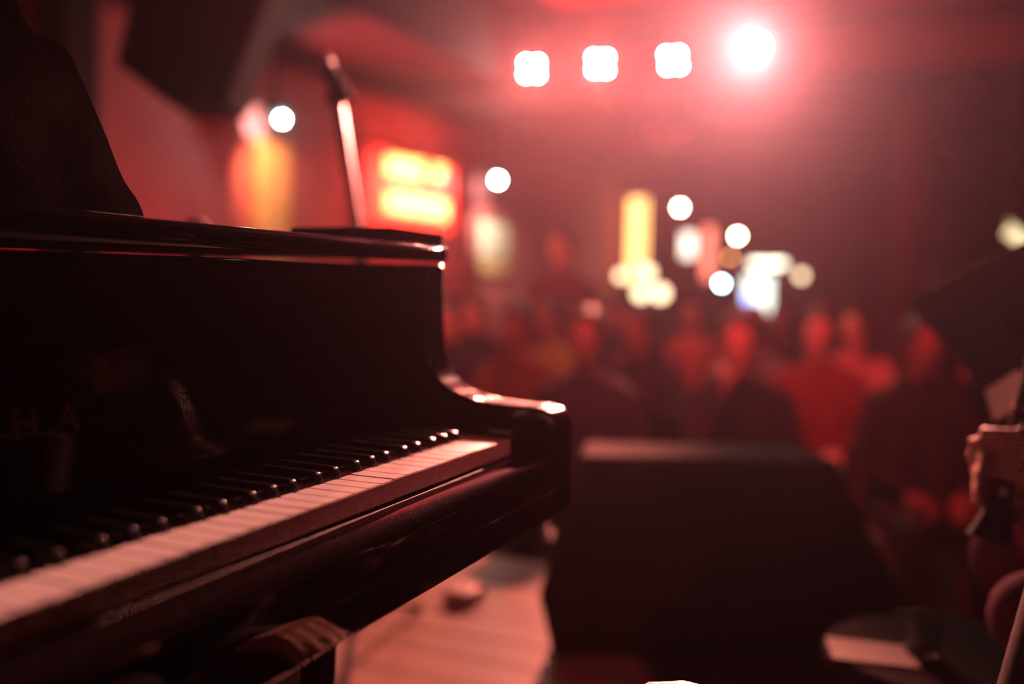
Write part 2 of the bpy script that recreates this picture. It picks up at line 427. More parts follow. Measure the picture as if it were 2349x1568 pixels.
# keys
OCT_B = {'C#': 0.0200, 'D#': 0.0495, 'F#': 0.0875, 'G#': 0.1165, 'A#': 0.1450}
OCT_S = 7*P/0.1645
WN = 'CDEFGAB'
whites, blacks = [], []                        # from C8 (x=0) downwards
for i in range(52):
    whites.append((-(i+1)*P, WN[(-i) % 7]))     # left edge, name ; i=0 -> C8
for o_ in range(8):
    base = -P*8-o_*7*P                         # left edge of C7, C6 ...
    for nme, c in OCT_B.items():
        x = base+c*OCT_S
        if x > -52*P+0.010: blacks.append((x, nme))
GAP, BH = 0.0012, 0.0062
key_mesh = {}
def white_mesh(name, left_b, right_b):
    kk = (name, left_b, right_b)
    if kk in key_mesh: return key_mesh[kk]
    x0, x1, yb, yn = GAP/2, P-GAP/2, 0.1500, 0.0485
    pr = [(x0, 0.0), (x1, 0.0)]
    pr += [(x1, yn), (right_b, yn), (right_b, yb)] if right_b is not None else [(x1, yb)]
    pr += [(left_b, yb), (left_b, yn), (x0, yn)] if left_b is not None else [(x0, yb)]
    bm = nb(); prism(bm, pr, 2, -0.019, 0.0)
    bmesh.ops.recalc_face_normals(bm, faces=bm.faces)
    es = [e for e in bm.edges if all(v.co.z > -1e-6 for v in e.verts) and all(v.co.y < 0.03 for v in e.verts) or
          (all(v.co.z > -1e-6 for v in e.verts) and abs(e.verts[0].co.x-e.verts[1].co.x) < 1e-6)]
    bmesh.ops.bevel(bm, geom=es, offset=0.0009, segments=2, affect='EDGES')
    me = bpy.data.meshes.new('white_key'); bm.to_mesh(me); bm.free(); me.materials.append(MT['ivory'])
    key_mesh[kk] = me
    return me
for x, nme in whites:
    lb = rb = None
    for bx, bn in blacks:
        if abs(bx-x) < 0.012: lb = round(bx-x+BH, 4)
        if abs(bx-(x+P)) < 0.012: rb = round(bx-x-BH, 4)
    if x < -51.5*P: lb = None
    o = bpy.data.objects.new('white_key', white_mesh(nme, lb, rb)); C.objects.link(o); o.parent = piano
    o.location = Vector((x, 0, K+random.uniform(-0.0003, 0.0003)))-world_loc(piano)
bm = nb()
bprof = [(0.0505, -0.012, 0.0055), (0.0500, 0.001, 0.0055), (0.0522, 0.0080, 0.0050), (0.0531, 0.0096, 0.0047), (0.0548, 0.0106, 0.0045), (0.0585, 0.0110, 0.0044), (0.1495, 0.0122, 0.0044), (0.1497, -0.012, 0.0055)]
def edge_round(w, z): return [(-w, z-0.0010), (-w*0.93, z-0.0003), (-w*0.78, z), (w*0.78, z), (w*0.93, z-0.0003), (w, z-0.0010)]
sect = [[bm.verts.new((x, y, zz)) for x, zz in (edge_round(w, z) if z > 0.002 else [(-w, z)]*1+[(-w*0.9, z), (-w*0.5, z), (w*0.5, z), (w*0.9, z), (w, z)])] for y, z, w in bprof]
for a, b in zip(sect, sect[1:]):
    for i in range(5): bm.faces.new((a[i], a[i+1], b[i+1], b[i]))
for k_ in (0, 5):
    bm.faces.new([r_[k_] for r_ in sect])
bm.faces.new(sect[0]+sect[-1][::-1])
bmesh.ops.recalc_face_normals(bm, faces=bm.faces)
for f in bm.faces: f.smooth = True
bk = bpy.data.meshes.new('black_key'); bm.to_mesh(bk); bm.free(); bk.materials.append(MT['ebony'])
for x, nme in blacks:
    o = bpy.data.objects.new('black_key', bk); C.objects.link(o); o.parent = piano
    o.location = Vector((x, 0, K))-world_loc(piano)
# lid open on its prop, legs, lyre
LA = math.radians(44)
hinge = Vector((PX0, 0, zk(0.236)))
def lidp(w, y, t): return hinge+Vector((math.cos(LA)*w-math.sin(LA)*t, y, math.sin(LA)*w+math.cos(LA)*t))
lp = [(0.0, 0.50)]+[(p.x-PX0, max(0.5, p.y)) for p in op if p.y > 0.5]+[(PX1-PX0, 0.50)]
bm = nb()
A = [bm.verts.new(lidp(w, y, 0.0)) for w, y in lp]; B = [bm.verts.new(lidp(w, y, 0.022)) for w, y in lp]
n = len(A)
for i in range(n): bm.faces.new((A[i], A[(i+1) % n], B[(i+1) % n], B[i]))
bm.faces.new(A[::-1]); bm.faces.new(B)
obj('lid', bm, 'lacquer', piano, 0.002)
bm = nb()
A = [lidp(w, y, t) for t in (0.024, 0.046) for w, y in ((0, 0.50), (PX1-PX0, 0.50), (PX1-PX0, 0.86), (0, 0.86))]
vs = [bm.verts.new(a) for a in A]
for f in ((0, 1, 2, 3), (4, 7, 6, 5), (0, 4, 5, 1), (1, 5, 6, 2), (2, 6, 7, 3), (3, 7, 4, 0)): bm.faces.new([vs[i] for i in f])
obj('folded_lid_flap', bm, 'lacquer', piano, 0.002)
part_tube('lid_prop', [(PX1-0.10, 0.70, zk(0.19)), lidp(1.22, 0.74, -0.002)], 0.010, 'lacquer', piano)
def piano_leg(x, y):
    g = obj_leg = None
    bm = nb()
    pr = [(0.045, 0.62), (0.045, 0.52), (0.038, 0.50), (0.036, 0.40), (0.030, 0.14), (0.036, 0.12), (0.036, 0.085)]
    rings = []
    for r, z in pr:
        rings.append([bm.verts.new((x+sx*r, y+sy*r, z)) for sx, sy in ((-1, -1), (1, -1), (1, 1), (-1, 1))])
    for a, b in zip(rings, rings[1:]):
        for i in range(4): bm.faces.new((a[i], a[(i+1) % 4], b[(i+1) % 4], b[i]))
    bm.faces.new(rings[0]); bm.faces.new(rings[-1][::-1])
    l = obj('leg', bm, 'lacquer', piano, 0.004, smooth=False)
    bm = nb(); tube(bm, [(x-0.018, y, 0.035), (x+0.018, y, 0.035)], 0.035, 20); tube(bm, [(x, y, 0.055), (x, y, 0.09)], 0.014, 10)
    obj('caster', bm, 'brass', l)
piano_leg(-0.170, 0.195); piano_leg(-1.16, 0.195); piano_leg(PX0+0.30, 1.66)
bm = nb()
for s in (-0.09, 0.09): box(bm, (-0.6125+s-0.018, 0.46, 0.16), (-0.6125+s+0.018, 0.50, 0.63))
box(bm, (-0.6125-0.15, 0.42, 0.09), (-0.6125+0.15, 0.53, 0.16))
lyre = obj('pedal_lyre', bm, 'lacquer', piano, 0.004)
for s in (-0.075, 0.0, 0.075):
    bm = nb(); prism(bm, [(-0.6125+s-0.022, 0.28), (-0.6125+s+0.022, 0.28), (-0.6125+s+0.014, 0.42), (-0.6125+s-0.014, 0.42)], 2, 0.10, 0.112)
    obj('pedal', bm, 'brass', lyre, 0.004)

# bench in front of the keyboard, below the frame, mirrored in the keybed
bench = thing('piano_bench', 'black velvet piano bench standing in front of the keyboard', 'bench', (-0.66, -0.40, 0.0))
bm = nb(); box(bm, (-1.07, -0.58, 0.43), (-0.43, -0.23, 0.50)); obj('seat_cushion', bm, 'velvet', bench, 0.028, seg=4)
part_box('apron', (-1.05, -0.56, 0.36), (-0.45, -0.25, 0.43), 'lacquer', bench, 0.004)
for x in (-1.015, -0.485):
    for y in (-0.525, -0.285):
        bm = nb(); tube(bm, [(x, y, 0.40), (x, y, 0.0)], [0.026, 0.018], 12); obj('leg', bm, 'lacquer', bench)

# ------------------------------------------------------------------ lamps
def aim_frame(d):
    d = Vector(d).normalized(); x, y = frame_of(d); return d, x, y
def par_can(name, label, loc, target, lens_m, group, leds=None, r=0.085, length=0.20, hang=None, hang_x=None, hang_to=None, col=None, power=0, cone=30, blend=0.5, lens_r=None):
    loc = Vector(loc); d, x, y = aim_frame(Vector(target)-loc)
    t = thing(name, label, 'stage light', loc, group)
    bm = nb(); tube(bm, [loc-d*length, loc-d*length*0.9, loc-d*0.02, loc+d*0.012], [r*0.72, r*0.92, r, r], 24); obj('lamp_can', bm, 'black_metal', t)
    if leds:
        for a, b in leds:
            bm = nb(); c = loc+x*a+y*b; tube(bm, [c+d*0.0125, c+d*0.018], lens_r or 0.022, 20); obj('lens', bm, lens_m, t)
    else:
        bm = nb(); tube(bm, [loc+d*0.0125, loc+d*0.02], lens_r or r*0.86, 24); obj('lens', bm, lens_m, t)
    c = loc-d*length*0.5
    side = Vector((0, 0, 1)).cross(d).normalized()
    top = c+Vector((0, 0, r+0.05 if hang is None or hang > 0 else -(r+0.05)))
    bm = nb(); tube(bm, [c+side*(r+0.012), top+side*(r+0.012), top-side*(r+0.012), c-side*(r+0.012)], 0.007, 8); obj('yoke', bm, 'black_metal', t)
    if hang_to is not None: part_tube('wall_bracket', [c, Vector(hang_to)], 0.012, 'black_metal', t)
    if hang is not None:
        bm = nb(); tube(bm, [top, Vector((top.x if hang_x is None else hang_x, top.y, hang if hang > 0 else (0.0 if loc.x < STAGE_X else HALL_Z)))], 0.011, 10); obj('hanger', bm, 'black_metal', t)
    if power:
        spot('beam', loc+d*0.03, target, power, col, cone, blend, 0.05, t)
    return t

WARM = (1.0, 0.21, 0.15)
PALE = (1.0, 0.31, 0.25)
BAR_X = 4.60
barz = 2.40
bar = thing('lighting_bar', 'black steel lighting bar under the ceiling carrying four lamps', 'bar', (BAR_X+0.02, 0.4, barz))
part_tube('bar_tube', [(BAR_X+0.02, 2.02, barz), (BAR_X+0.02, -1.2, barz)], 0.024, 'black_metal', bar)
for yy in (1.95, 0.75, -0.9): part_tube('drop_rod', [(BAR_X+0.02, yy, barz), (BAR_X+0.02, yy, CEIL_Z)], 0.010, 'black_metal', bar)
q4 = [(sx*0.035, sy*0.035) for sx in (-1, 1) for sy in (-1, 1)]
KEYS_T = Vector((-0.35, 0.02, 0.74))
for i, (uv, lab, m, tgt, pw, cone) in enumerate([
        ((1220, 157), 'four-lens white stage light, leftmost on the bar, nearest the red wall', 'led_white', KEYS_T, 950, 25),
        ((1377, 146), 'four-lens white stage light, second from the left on the bar', 'led_white', KEYS_T, 950, 25),
        ((1545, 136), 'four-lens white stage light, third on the bar, left of the glaring lamp', 'led_white', Vector((1.25, 0.85, 0.0)), 1000, 30),
        ((1735, 107), 'glaring warm white stage light, rightmost of the four on the bar', 'led_hot', Vector((-0.75, 0.05, 0.87)), 4300, 25)]):
    p = on(uv[0], uv[1], 0, BAR_X)
    par_can('stage_light', lab, p, tgt, m, 'stage lights on the lighting bar', leds=q4 if i < 3 else None, hang=barz, hang_x=BAR_X+0.02, col=WARM if i < 3 else PALE, power=pw, cone=cone, blend=0.6, lens_r=0.010 if i < 3 else 0.050)
RED = (1.0, 0.035, 0.045)
par_can('red_wash_light', 'red wash lamp hung over the stage aimed at the audience', (0.9, 0.2, 2.32), (6.0, 0.4, 0.3), emit('red_lens_glow', RED, 4), 'red wash lamps', hang=CEIL_Z, col=RED, power=420, cone=75)
par_can('red_uplight', 'red uplight on the stage floor washing the wall behind the piano', (1.45, 2.25, 0.16), (3.0, 3.0, 0.9), emit('red_lens_glow_2', RED, 4), 'red wash lamps', hang=-1, col=(1.0, 0.10, 0.115), power=130, cone=95)
par_can('red_uplight', 'red uplight fixed to the wall behind the piano, aimed at the ceiling', (2.95, 2.74, 0.92), (3.95, 1.65, 2.6), emit('red_lens_glow_3', RED, 4), 'red wash lamps', hang_to=(2.85, YW, 0.80), col=(1.0, 0.05, 0.06), power=760, cone=64)
par_can('red_wash_light', 'unseen red fill lamp added behind the camera to light the right of the stage', (-2.6, -2.3, 2.20), (0.9, -0.7, 0.6), emit('red_lens_glow_4', RED, 4), 'red wash lamps', hang=CEIL_Z, col=(1.0, 0.10, 0.11), power=170, cone=46, blend=0.7)  # unseen fill lamp, added to lift the dark tones on stage with red

def wall_spot(uv, y, label, bulb_m, targets, bulb_r=0.016, group='spotlights along the red wall', ceil=SOF_Z):
    p = on(uv[0], uv[1], 1, y)
    t = thing('spotlight', label, 'spotlight', p, group)
    d = (Vector((p.x-1.2, y-2.0, p.z-0.9))-p).normalized()
    bm = nb(); tube(bm, [p-d*0.17, p-d*0.15, p-d*0.01, p+d*0.008], [0.03, 0.055, 0.066, 0.066], 20); obj('lamp_head', bm, 'black_metal', t)
    bm = nb(); ball(bm, p+d*0.012, bulb_r); obj('bulb', bm, bulb_m, t)
    e = p-d*0.10
    bm = nb(); tube(bm, [e, e+Vector((0, 0, 0.10)), Vector((e.x, e.y, ceil))], 0.014, 10); obj('stem', bm, 'black_metal', t)
    for (tg, pw, cl, cone) in targets:
        spot('beam', p+d*0.03 if tg.x < 1 else p+d*0.02+Vector((0, 0, -0.09)), tg, pw, cl, cone, 0.7, 0.016, t)
    return t
MINT = (0.90, 1.0, 0.85); AMB = (1.0, 0.46, 0.20)
wall_spot((645, 272), 2.70, 'bright cool white spotlight on a stem near the mic boom', 'bulb_mint', [(on(585, 283, 1, YW), 40, MINT, 34), (on(612, 440, 1, YW), 24, AMB, 84), (Vector((-0.4, 0.0, 0.72)), 22, MINT, 14)])
wall_spot((1140, 412), 2.70, 'bright cool white spotlight above the pale poster right of the neon sign', 'bulb_mint', [(on(1100, 430, 1, YW), 30, MINT, 34), (on(1125, 570, 1, YW), 70, (1.0, 0.86, 0.62), 62), (Vector((-0.1, 0.0, 0.72)), 26, MINT, 10)])

# painted pilaster and poster lit by them
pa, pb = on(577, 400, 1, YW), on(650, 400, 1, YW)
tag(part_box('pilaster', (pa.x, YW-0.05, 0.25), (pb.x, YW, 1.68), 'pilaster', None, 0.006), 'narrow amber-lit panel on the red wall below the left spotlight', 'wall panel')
a, b = on(1092, 500, 1, YW), on(1160, 635, 1, YW)
post = thing('framed_poster', 'tall pale framed poster right of the neon sign', 'poster', (a.x, YW-0.03, b.z))
part_box('poster_frame', (a.x, YW-0.028, b.z), (b.x, YW-0.001, a.z), 'black_metal', post, 0.003)
part_box('poster_sheet', (a.x+0.02, YW-0.034, b.z+0.02+(a.z-b.z)*0.30), (b.x-0.02, YW-0.029, a.z-0.02), 'poster_pale', post)
part_box('caption_sheet', (a.x+0.02, YW-0.034, b.z+0.02), (b.x-0.02, YW-0.029, b.z+(a.z-b.z)*0.29), 'pilaster', post)

# ------------------------------------------------------------------ neon sign (two rows of unreadable glowing letters)
sa, sb = on(848, 333, 1, YW-0.1), on(1046, 525, 1, YW-0.1)
sz1, sz0 = on(848, 330, 1, YW-0.1).z, on(848, 512, 1, YW-0.1).z
sign = thing('neon_sign', 'glowing red sign with two rows of yellow neon letters on the wall', 'neon sign', ((sa.x+sb.x)/2, YW-0.06, sz0))
part_box('sign_board', (sa.x, YW-0.09, sz0), (sb.x, YW-0.001, sz1), 'sign_red', sign, 0.01)
def letters(u0, u1, vmid, n, h):
    a, b = on(u0, vmid, 1, YW-0.1), on(u1, vmid+(u1-u0)*0.16, 1, YW-0.1)
    w = (b.x-a.x)/n
    for i in range(n):
        x0 = a.x+i*w+w*0.14; x1 = a.x+(i+1)*w-w*0.14
        z = a.z+(b.z-a.z)*(i+0.5)/n
        pts = [(x0, z-h/2), (x0, z+h/2), (x1, z+h/2), (x1, z-h/2)]
        if i % 3 == 1: pts = [(x0, z-h/2), (x0, z+h/2), (x1, z+h/2), (x1, z), (x0, z)]
        if i % 3 == 2: pts = [(x0, z+h/2), (x0, z-h/2), (x1, z-h/2), (x1, z+h/2), (x0, z+h/2)]
        bm = nb(); tube(bm, [(x, YW-0.115, zz) for x, zz in pts], 0.017, 10); obj('neon_letter', bm, 'neon', sign)
H_L = 0.125
letters(884, 966, 380, 6, H_L); letters(992, 1014, 397, 2, H_L); letters(884, 1020, 462, 9, H_L)
l = bpy.data.lights.new('neon_glow', 'AREA'); l.energy = 42; l.color = (1.0, 0.10, 0.06); l.size = 1.1; l.size_y = 0.4; l.shape = 'RECTANGLE'
lo = bpy.data.objects.new('neon_glow', l); C.objects.link(lo); lo.parent = sign
lo.location = (0, -0.12, 0.25); lo.rotation_euler = (-PI/2+PI, 0, 0)

# ------------------------------------------------------------------ hung loudspeaker
poly = [(265, 143), (385, 236), (500, 233), (560, 80), (640, -130), (480, -230), (330, -130)]
base_p = at(400, 100, 3.45)
ax = (FWD_H*math.cos(-0.05)+RGT_H*math.sin(-0.05))
bm = nb()
A = [bm.verts.new(hit(u, v, base_p, FWD_H)) for u, v in poly]; B = [bm.verts.new(a_.co+ax*0.36) for a_ in A]
n = len(A)
for i in range(n): bm.faces.new((A[i], A[(i+1) % n], B[(i+1) % n], B[i]))
bm.faces.new(A); bm.faces.new(B[::-1])
cen = sum((v.co for v in bm.verts), Vector())/len(bm.verts)
spk = thing('hung_loudspeaker', 'black loudspeaker cabinet hung tilted from the ceiling left of the spotlight', 'loudspeaker', cen)
obj('cabinet', bm, 'carpet', spk, 0.01)
a0, a1 = hit(505, 226, base_p, FWD_H), hit(636, -118, base_p, FWD_H)
bm = nb()
off = (a1-a0).cross(ax).normalized()
off = off if off.dot(RGT_H) > 0 else -off
vs = [bm.verts.new(a0+off*0.003+ax*0.02), bm.verts.new(a1+off*0.003+ax*0.02), bm.verts.new(a1+off*0.003+ax*0.34), bm.verts.new(a0+off*0.003+ax*0.34)]
vt = [bm.verts.new(v.co+off*0.018) for v in vs]
for f in ((0, 1, 2, 3),): bm.faces.new([vs[i] for i in f]); bm.faces.new([vt[i] for i in f[::-1]])
for i in range(4): bm.faces.new((vs[i], vs[(i+1) % 4], vt[(i+1) % 4], vt[i]))
obj('front_grille', bm, mat('red_lit_speaker_front', (0.20, 0.09, 0.09), 0.8), spk, 0.004)  # grille colour lifted and reddened in place of red light falling on it
part_tube('hanging_bracket', [cen, Vector((cen.x, cen.y, SOF_Z))], 0.018, 'black_metal', spk)

# ------------------------------------------------------------------ microphones on stands
def tripod(t, x, y, z0=0.0, angs=(0.14, 2.1, 3.6), r=0.42):
    for a in angs:
        l = part_tube('leg', [(x, y, z0+0.16), (x+r*math.cos(a), y+r*math.sin(a), z0+0.012)], 0.009, 'black_metal', t)
        part_tube('rubber_foot', [(x+(r-0.015)*math.cos(a), y+(r-0.015)*math.sin(a), z0+0.018), (x+(r+0.015)*math.cos(a), y+(r+0.015)*math.sin(a), z0+0.011)], 0.011, 'rubber', l)
def microphone(label, tip, tail, group):
    tip, tail = Vector(tip), Vector(tail); d = (tail-tip).normalized()
    t = thing('microphone', label, 'microphone', tail, group)
    bm = nb(); tube(bm, [tip+d*0.04, tip+d*0.06, tail], [0.022, 0.019, 0.012], 16); obj('handle', bm, 'black_metal', t)
    bm = nb(); ball(bm, tip+d*0.02, 0.026); obj('grille_ball', bm, mat('pale_mic_grille', (0.75, 0.70, 0.68), 0.5, 0.2), t)
J = at(771, 222, 2.25); L0 = at(829, 530, 2.30)
ms = thing('boom_stand', 'microphone boom stand with a pale tube rising behind the piano', 'mic stand', (L0.x, L0.y, 0))
tripod(ms, L0.x, L0.y)
part_tube('upright', [(L0.x, L0.y, 0.10), (L0.x, L0.y, L0.z-0.05)], 0.013, 'black_metal', ms)
bm = nb(); ball(bm, (L0.x, L0.y, L0.z-0.04), 0.026); obj('clutch', bm, 'black_metal', ms)
part_tube('boom', [(L0.x, L0.y, L0.z-0.04), J], [0.011, 0.015], 'steel', ms)
bm = nb(); tube(bm, [J+Vector((0, 0, -0.02)), J+Vector((0, 0, 0.03))], 0.02, 12); obj('mic_clip', bm, 'black_metal', ms)
microphone('microphone with a pale round grille atop the boom stand', at(729, 132, 2.25), at(800, 232, 2.22), 'stage microphones')
Bm = at(450, 507, 1.9)
ms2 = thing('straight_stand', 'low microphone stand hidden behind the piano shelf', 'mic stand', (Bm.x, Bm.y, 0))
tripod(ms2, Bm.x, Bm.y, r=0.28)
part_tube('upright', [(Bm.x, Bm.y, 0.10), (Bm.x, Bm.y, Bm.z-0.155)], 0.011, 'black_metal', ms2)
microphone('small microphone whose tip peeps over the piano shelf', Bm, Bm+Vector((0, 0, -0.15)), 'stage microphones')

# ------------------------------------------------------------------ stage monitor wedge
def cw(lat, D, z): return Vector((CAM[0], CAM[1], 0))+FWD_H*D+RGT_H*lat+Vector((0, 0, z))
CL = 0.49
sec = [(2.42, 0.50, 0.315), (2.22, 0.21, 0.42), (2.40, 0.004, 0.376), (2.80, 0.004, 0.31), (2.66, 0.50, 0.29)]
wm = thing('stage_monitor', 'black wedge stage monitor facing the piano at the stage edge', 'stage monitor', cw(CL, 2.5, 0))
bm = nb()
Lf = [bm.verts.new(cw(CL-h, D, z)) for D, z, h in sec]; Rt = [bm.verts.new(cw(CL+h, D, z)) for D, z, h in sec]
n = len(sec)
for i in range(n): bm.faces.new((Lf[i], Lf[(i+1) % n], Rt[(i+1) % n], Rt[i]))
bm.faces.new(Lf[::-1]); bm.faces.new(Rt)
obj('cabinet', bm, 'wedge_edge', wm, 0.012, seg=3)
def fp(s, t, o):                                # point on the sloped baffle
    D = sec[0][0]+(sec[1][0]-sec[0][0])*t; z = sec[0][1]+(sec[1][1]-sec[0][1])*t; h = sec[0][2]+(sec[1][2]-sec[0][2])*t
    nrm = (-FWD_H*0.29+Vector((0, 0, 0.20))).normalized()
    return cw(CL+s*h, D, z)+nrm*o
bm = nb()
g0 = [bm.verts.new(fp(s, t, 0.002)) for s, t in ((-0.93, 0.06), (0.93, 0.06), (0.95, 0.95), (-0.95, 0.95))]
g1 = [bm.verts.new(fp(s, t, 0.014)) for s, t in ((-0.93, 0.06), (0.93, 0.06), (0.95, 0.95), (-0.95, 0.95))]
for i in range(4): bm.faces.new((g0[i], g0[(i+1) % 4], g1[(i+1) % 4], g1[i]))
bm.faces.new(g1); bm.faces.new(g0[::-1])
obj('grille', bm, 'grille', wm, 0.004)
bm = nb(); e0, e1 = cw(CL-0.345, 2.42, 0.28), cw(CL-0.345, 2.56, 0.28)
tube(bm, [e0, e0-RGT_H*0.04, e1-RGT_H*0.04, e1], 0.012, 10); obj('side_handle', bm, 'black_metal', wm)

# direct box on the planks
dbp = on(1062, 1356, 2, 0.03)
db = thing('direct_box', 'small pale metal box on the stage floor between piano and monitor', 'direct box', (dbp.x, dbp.y, 0))
part_box('housing', (dbp.x-0.055, dbp.y-0.04, 0.002), (dbp.x+0.055, dbp.y+0.04, 0.045), 'steel', db, 0.006)
for s in (-0.03, 0.03): part_tube('jack_socket', [(dbp.x+s, dbp.y-0.04, 0.024), (dbp.x+s, dbp.y-0.052, 0.024)], 0.009, 'black_metal', db)

# ------------------------------------------------------------------ right foreground: music stand, sheet, stool, glass
TLp, TRp, BLp = at(2088, 690, 2.15), at(2430, 524, 1.55), at(2264, 905, 1.75)
pn = (TRp-TLp).cross(BLp-TLp).normalized()
if pn.dot(Vector(FWD)) < 0: pn = -pn
mst = thing('music_stand', 'dark blue-black music stand desk seen from behind at the right edge', 'music stand', (1.05, -0.62, 0))
ed = [(2088, 690), (2200, 632), (2430, 524), (2470, 830), (2264, 905), (2232, 845), (2185, 785), (2130, 735)]
bm = nb()
A = [bm.verts.new(hit(u, v, TLp, pn)) for u, v in ed]; B = [bm.verts.new(a_.co+pn*0.012) for a_ in A]
n = len(A)
for i in range(n): bm.faces.new((A[i], A[(i+1) % n], B[(i+1) % n], B[i]))
bm.faces.new(A); bm.faces.new(B[::-1])
obj('desk', bm, 'stand', mst, 0.003)
bm = nb(); tube(bm, [hit(u, v, TLp, pn) for u, v in ((2092, 697), (2130, 738), (2185, 788), (2232, 848), (2264, 905))], 0.010, 10); obj('desk_lip', bm, 'wedge_edge', mst)
cst0 = hit(2335, 745, TLp, pn)+pn*0.012
cst = cst0+FWD_H*0.16+RGT_H*0.08
part_tube('desk_bracket', [cst0, cst], 0.012, 'black_metal', mst)
part_tube('pole', [cst, Vector((cst.x, cst.y, 0.12))], 0.013, 'black_metal', mst)
for k in range(3):
    a = 0.3+k*2*PI/3
    part_tube('leg', [(cst.x, cst.y, 0.14), (cst.x+0.22*math.cos(a), cst.y+0.22*math.sin(a), 0.012)], 0.010, 'black_metal', mst)
sp0 = at(2262, 895, 1.70); sn = (pn-Vector((0.0, 0, 0.2))).normalized()
bm = nb()
A = [bm.verts.new(hit(u, v, sp0, pn)) for u, v in ((2261, 896), (2338, 847), (2352, 925), (2282, 966))]; B = [bm.verts.new(a_.co+pn*0.002) for a_ in A]
for i in range(4): bm.faces.new((A[i], A[(i+1) % 4], B[(i+1) % 4], B[i]))
bm.faces.new(A); bm.faces.new(B[::-1])
tag(obj('music_sheet', bm, 'paper', None, smooth=False), 'red-lit paper sheet hanging at the lower corner of the music stand', 'paper')

gl = at(2115, 1497, 1.6)
st = thing('round_stool', 'low round black stool with paper and a tumbler on it', 'stool', (gl.x+0.03, gl.y-0.05, 0))
sc_ = Vector((gl.x+0.03, gl.y-0.05, 0)); tz = gl.z
bm = nb(); lathe(bm, [(0.02, tz-0.045), (0.19, tz-0.045), (0.205, tz-0.03), (0.205, tz-0.012), (0.195, tz-0.002), (0.02, tz-0.002)], (sc_.x, sc_.y, 0), 36); obj('seat', bm, 'wedge_edge', st)
for k in range(4):
    a = PI/4+k*PI/2
    part_tube('leg', [(sc_.x+0.13*math.cos(a), sc_.y+0.13*math.sin(a), tz-0.045), (sc_.x+0.19*math.cos(a), sc_.y+0.19*math.sin(a), 0.0)], 0.012, 'black_metal', st)
bm = nb(); lathe(bm, [(0.024, tz), (0.026, tz+0.002), (0.031, tz+0.062), (0.0295, tz+0.062), (0.0245, tz+0.008), (0.006, tz+0.007)], (gl.x, gl.y, 0), 28)
tag(obj('tumbler_glass', bm, 'glass', None), 'small empty clear tumbler on the round stool', 'glass')
pp = at(1985, 1487, 1.62)
bm = nb()
qd = [(-0.045, -0.10), (0.05, -0.075), (0.035, 0.05), (-0.06, 0.03)]
prism(bm, [(gl.x-0.03+a_, gl.y+0.10+b_) for a_, b_ in qd], 2, tz+0.0005, tz+0.002)
tag(obj('set_list', bm, 'paper', None, smooth=False), 'crumpled white paper lying beside the tumbler on the stool', 'paper')

# ------------------------------------------------------------------ far end of the hall: bar, screens, lamps
FX = X1
cnt = thing('bar_counter', 'long dark bar counter along the far wall', 'bar counter', (FX-1.2, 0.6, HALL_Z))
part_box('counter_front', (FX-1.35, -1.6, HALL_Z), (FX-0.95, 2.6, HALL_Z+1.05), 'counter', cnt, 0.01)
part_box('counter_top', (FX-1.45, -1.65, HALL_Z+1.05), (FX-0.90, 2.65, HALL_Z+1.10), 'counter', cnt, 0.01)
def light_box(name, label, cat, u0, v0, u1, v1, x, m, frame='black_metal', th=0.05):
    a, b = on(u0, v0, 0, x), on(u1, v1, 0, x)
    t = thing(name, label, cat, (x, (a.y+b.y)/2, b.z))
    part_box('housing', (x, b.y-0.02, b.z-0.02), (FX-0.001 if FX-x < 0.3 else x+th, a.y+0.02, a.z+0.02), frame, t, 0.004)
    part_box('glowing_face', (x-0.012, b.y, b.z), (x-0.001, a.y, a.z), m, t)
    return t
ca, cb_ = on(1450, 455, 1, 2.86), on(1450, 645, 1, 2.86)
lc = thing('light_column', 'tall amber light column against the far end of the red wall', 'light column', (ca.x+0.1, 2.80, HALL_Z))
part_box('column_core', (ca.x, 2.66, HALL_Z), (ca.x+0.18, 2.90, ca.z+0.05), 'black_metal', lc, 0.006)
part_box('glowing_face', (ca.x-0.015, 2.67, cb_.z), (ca.x-0.001, 2.89, ca.z), 'amber_panel', lc)
light_box('wall_light_box', 'upright white light box on the far wall under the right pendant', 'light box', 1566, 535, 1592, 590, FX-0.08, 'pale_panel')
light_box('rose_light_box', 'upright rose-red light box between the white box and the screen', 'light box', 1616, 520, 1634, 640, FX-0.08, 'rose_panel')
scr = light_box('wall_screen', 'bright greenish-white screen above the bar with a blue lower corner', 'screen', 1708, 632, 1768, 715, FX-0.10, emit('screen_white', (0.86, 1.0, 0.86), 2.4))
a, b = on(1709, 672, 0, FX-0.12), on(1724, 713, 0, FX-0.12)
part_box('blue_image_corner', (FX-0.1125, b.y, b.z), (FX-0.1121, a.y, a.z), emit('screen_blue', (0.20, 0.36, 1.0), 5.0), scr)
a, b = on(1760, 690, 0, FX-0.12), on(1782, 722, 0, FX-0.12)
light_box('menu_board', 'pale lit menu board to the lower right of the screen', 'menu board', 1762, 690, 1784, 722, FX-0.09, 'cream_panel')
a, b = on(1722, 604, 0, FX-0.3), on(1800, 604, 0, FX-0.3)
tl = thing('tube_light', 'cream fluorescent tube light above the far screen', 'tube light', (FX-0.3, (a.y+b.y)/2, a.z))
part_tube('lamp_tube', [a, b], 0.035, emit('cream_tube_glow', (1.0, 0.90, 0.68), 6.5), tl)
part_box('batten', (FX-0.32, b.y, a.z+0.03), (FX-0.001, a.y, a.z+0.07), 'black_metal', tl, 0.003)

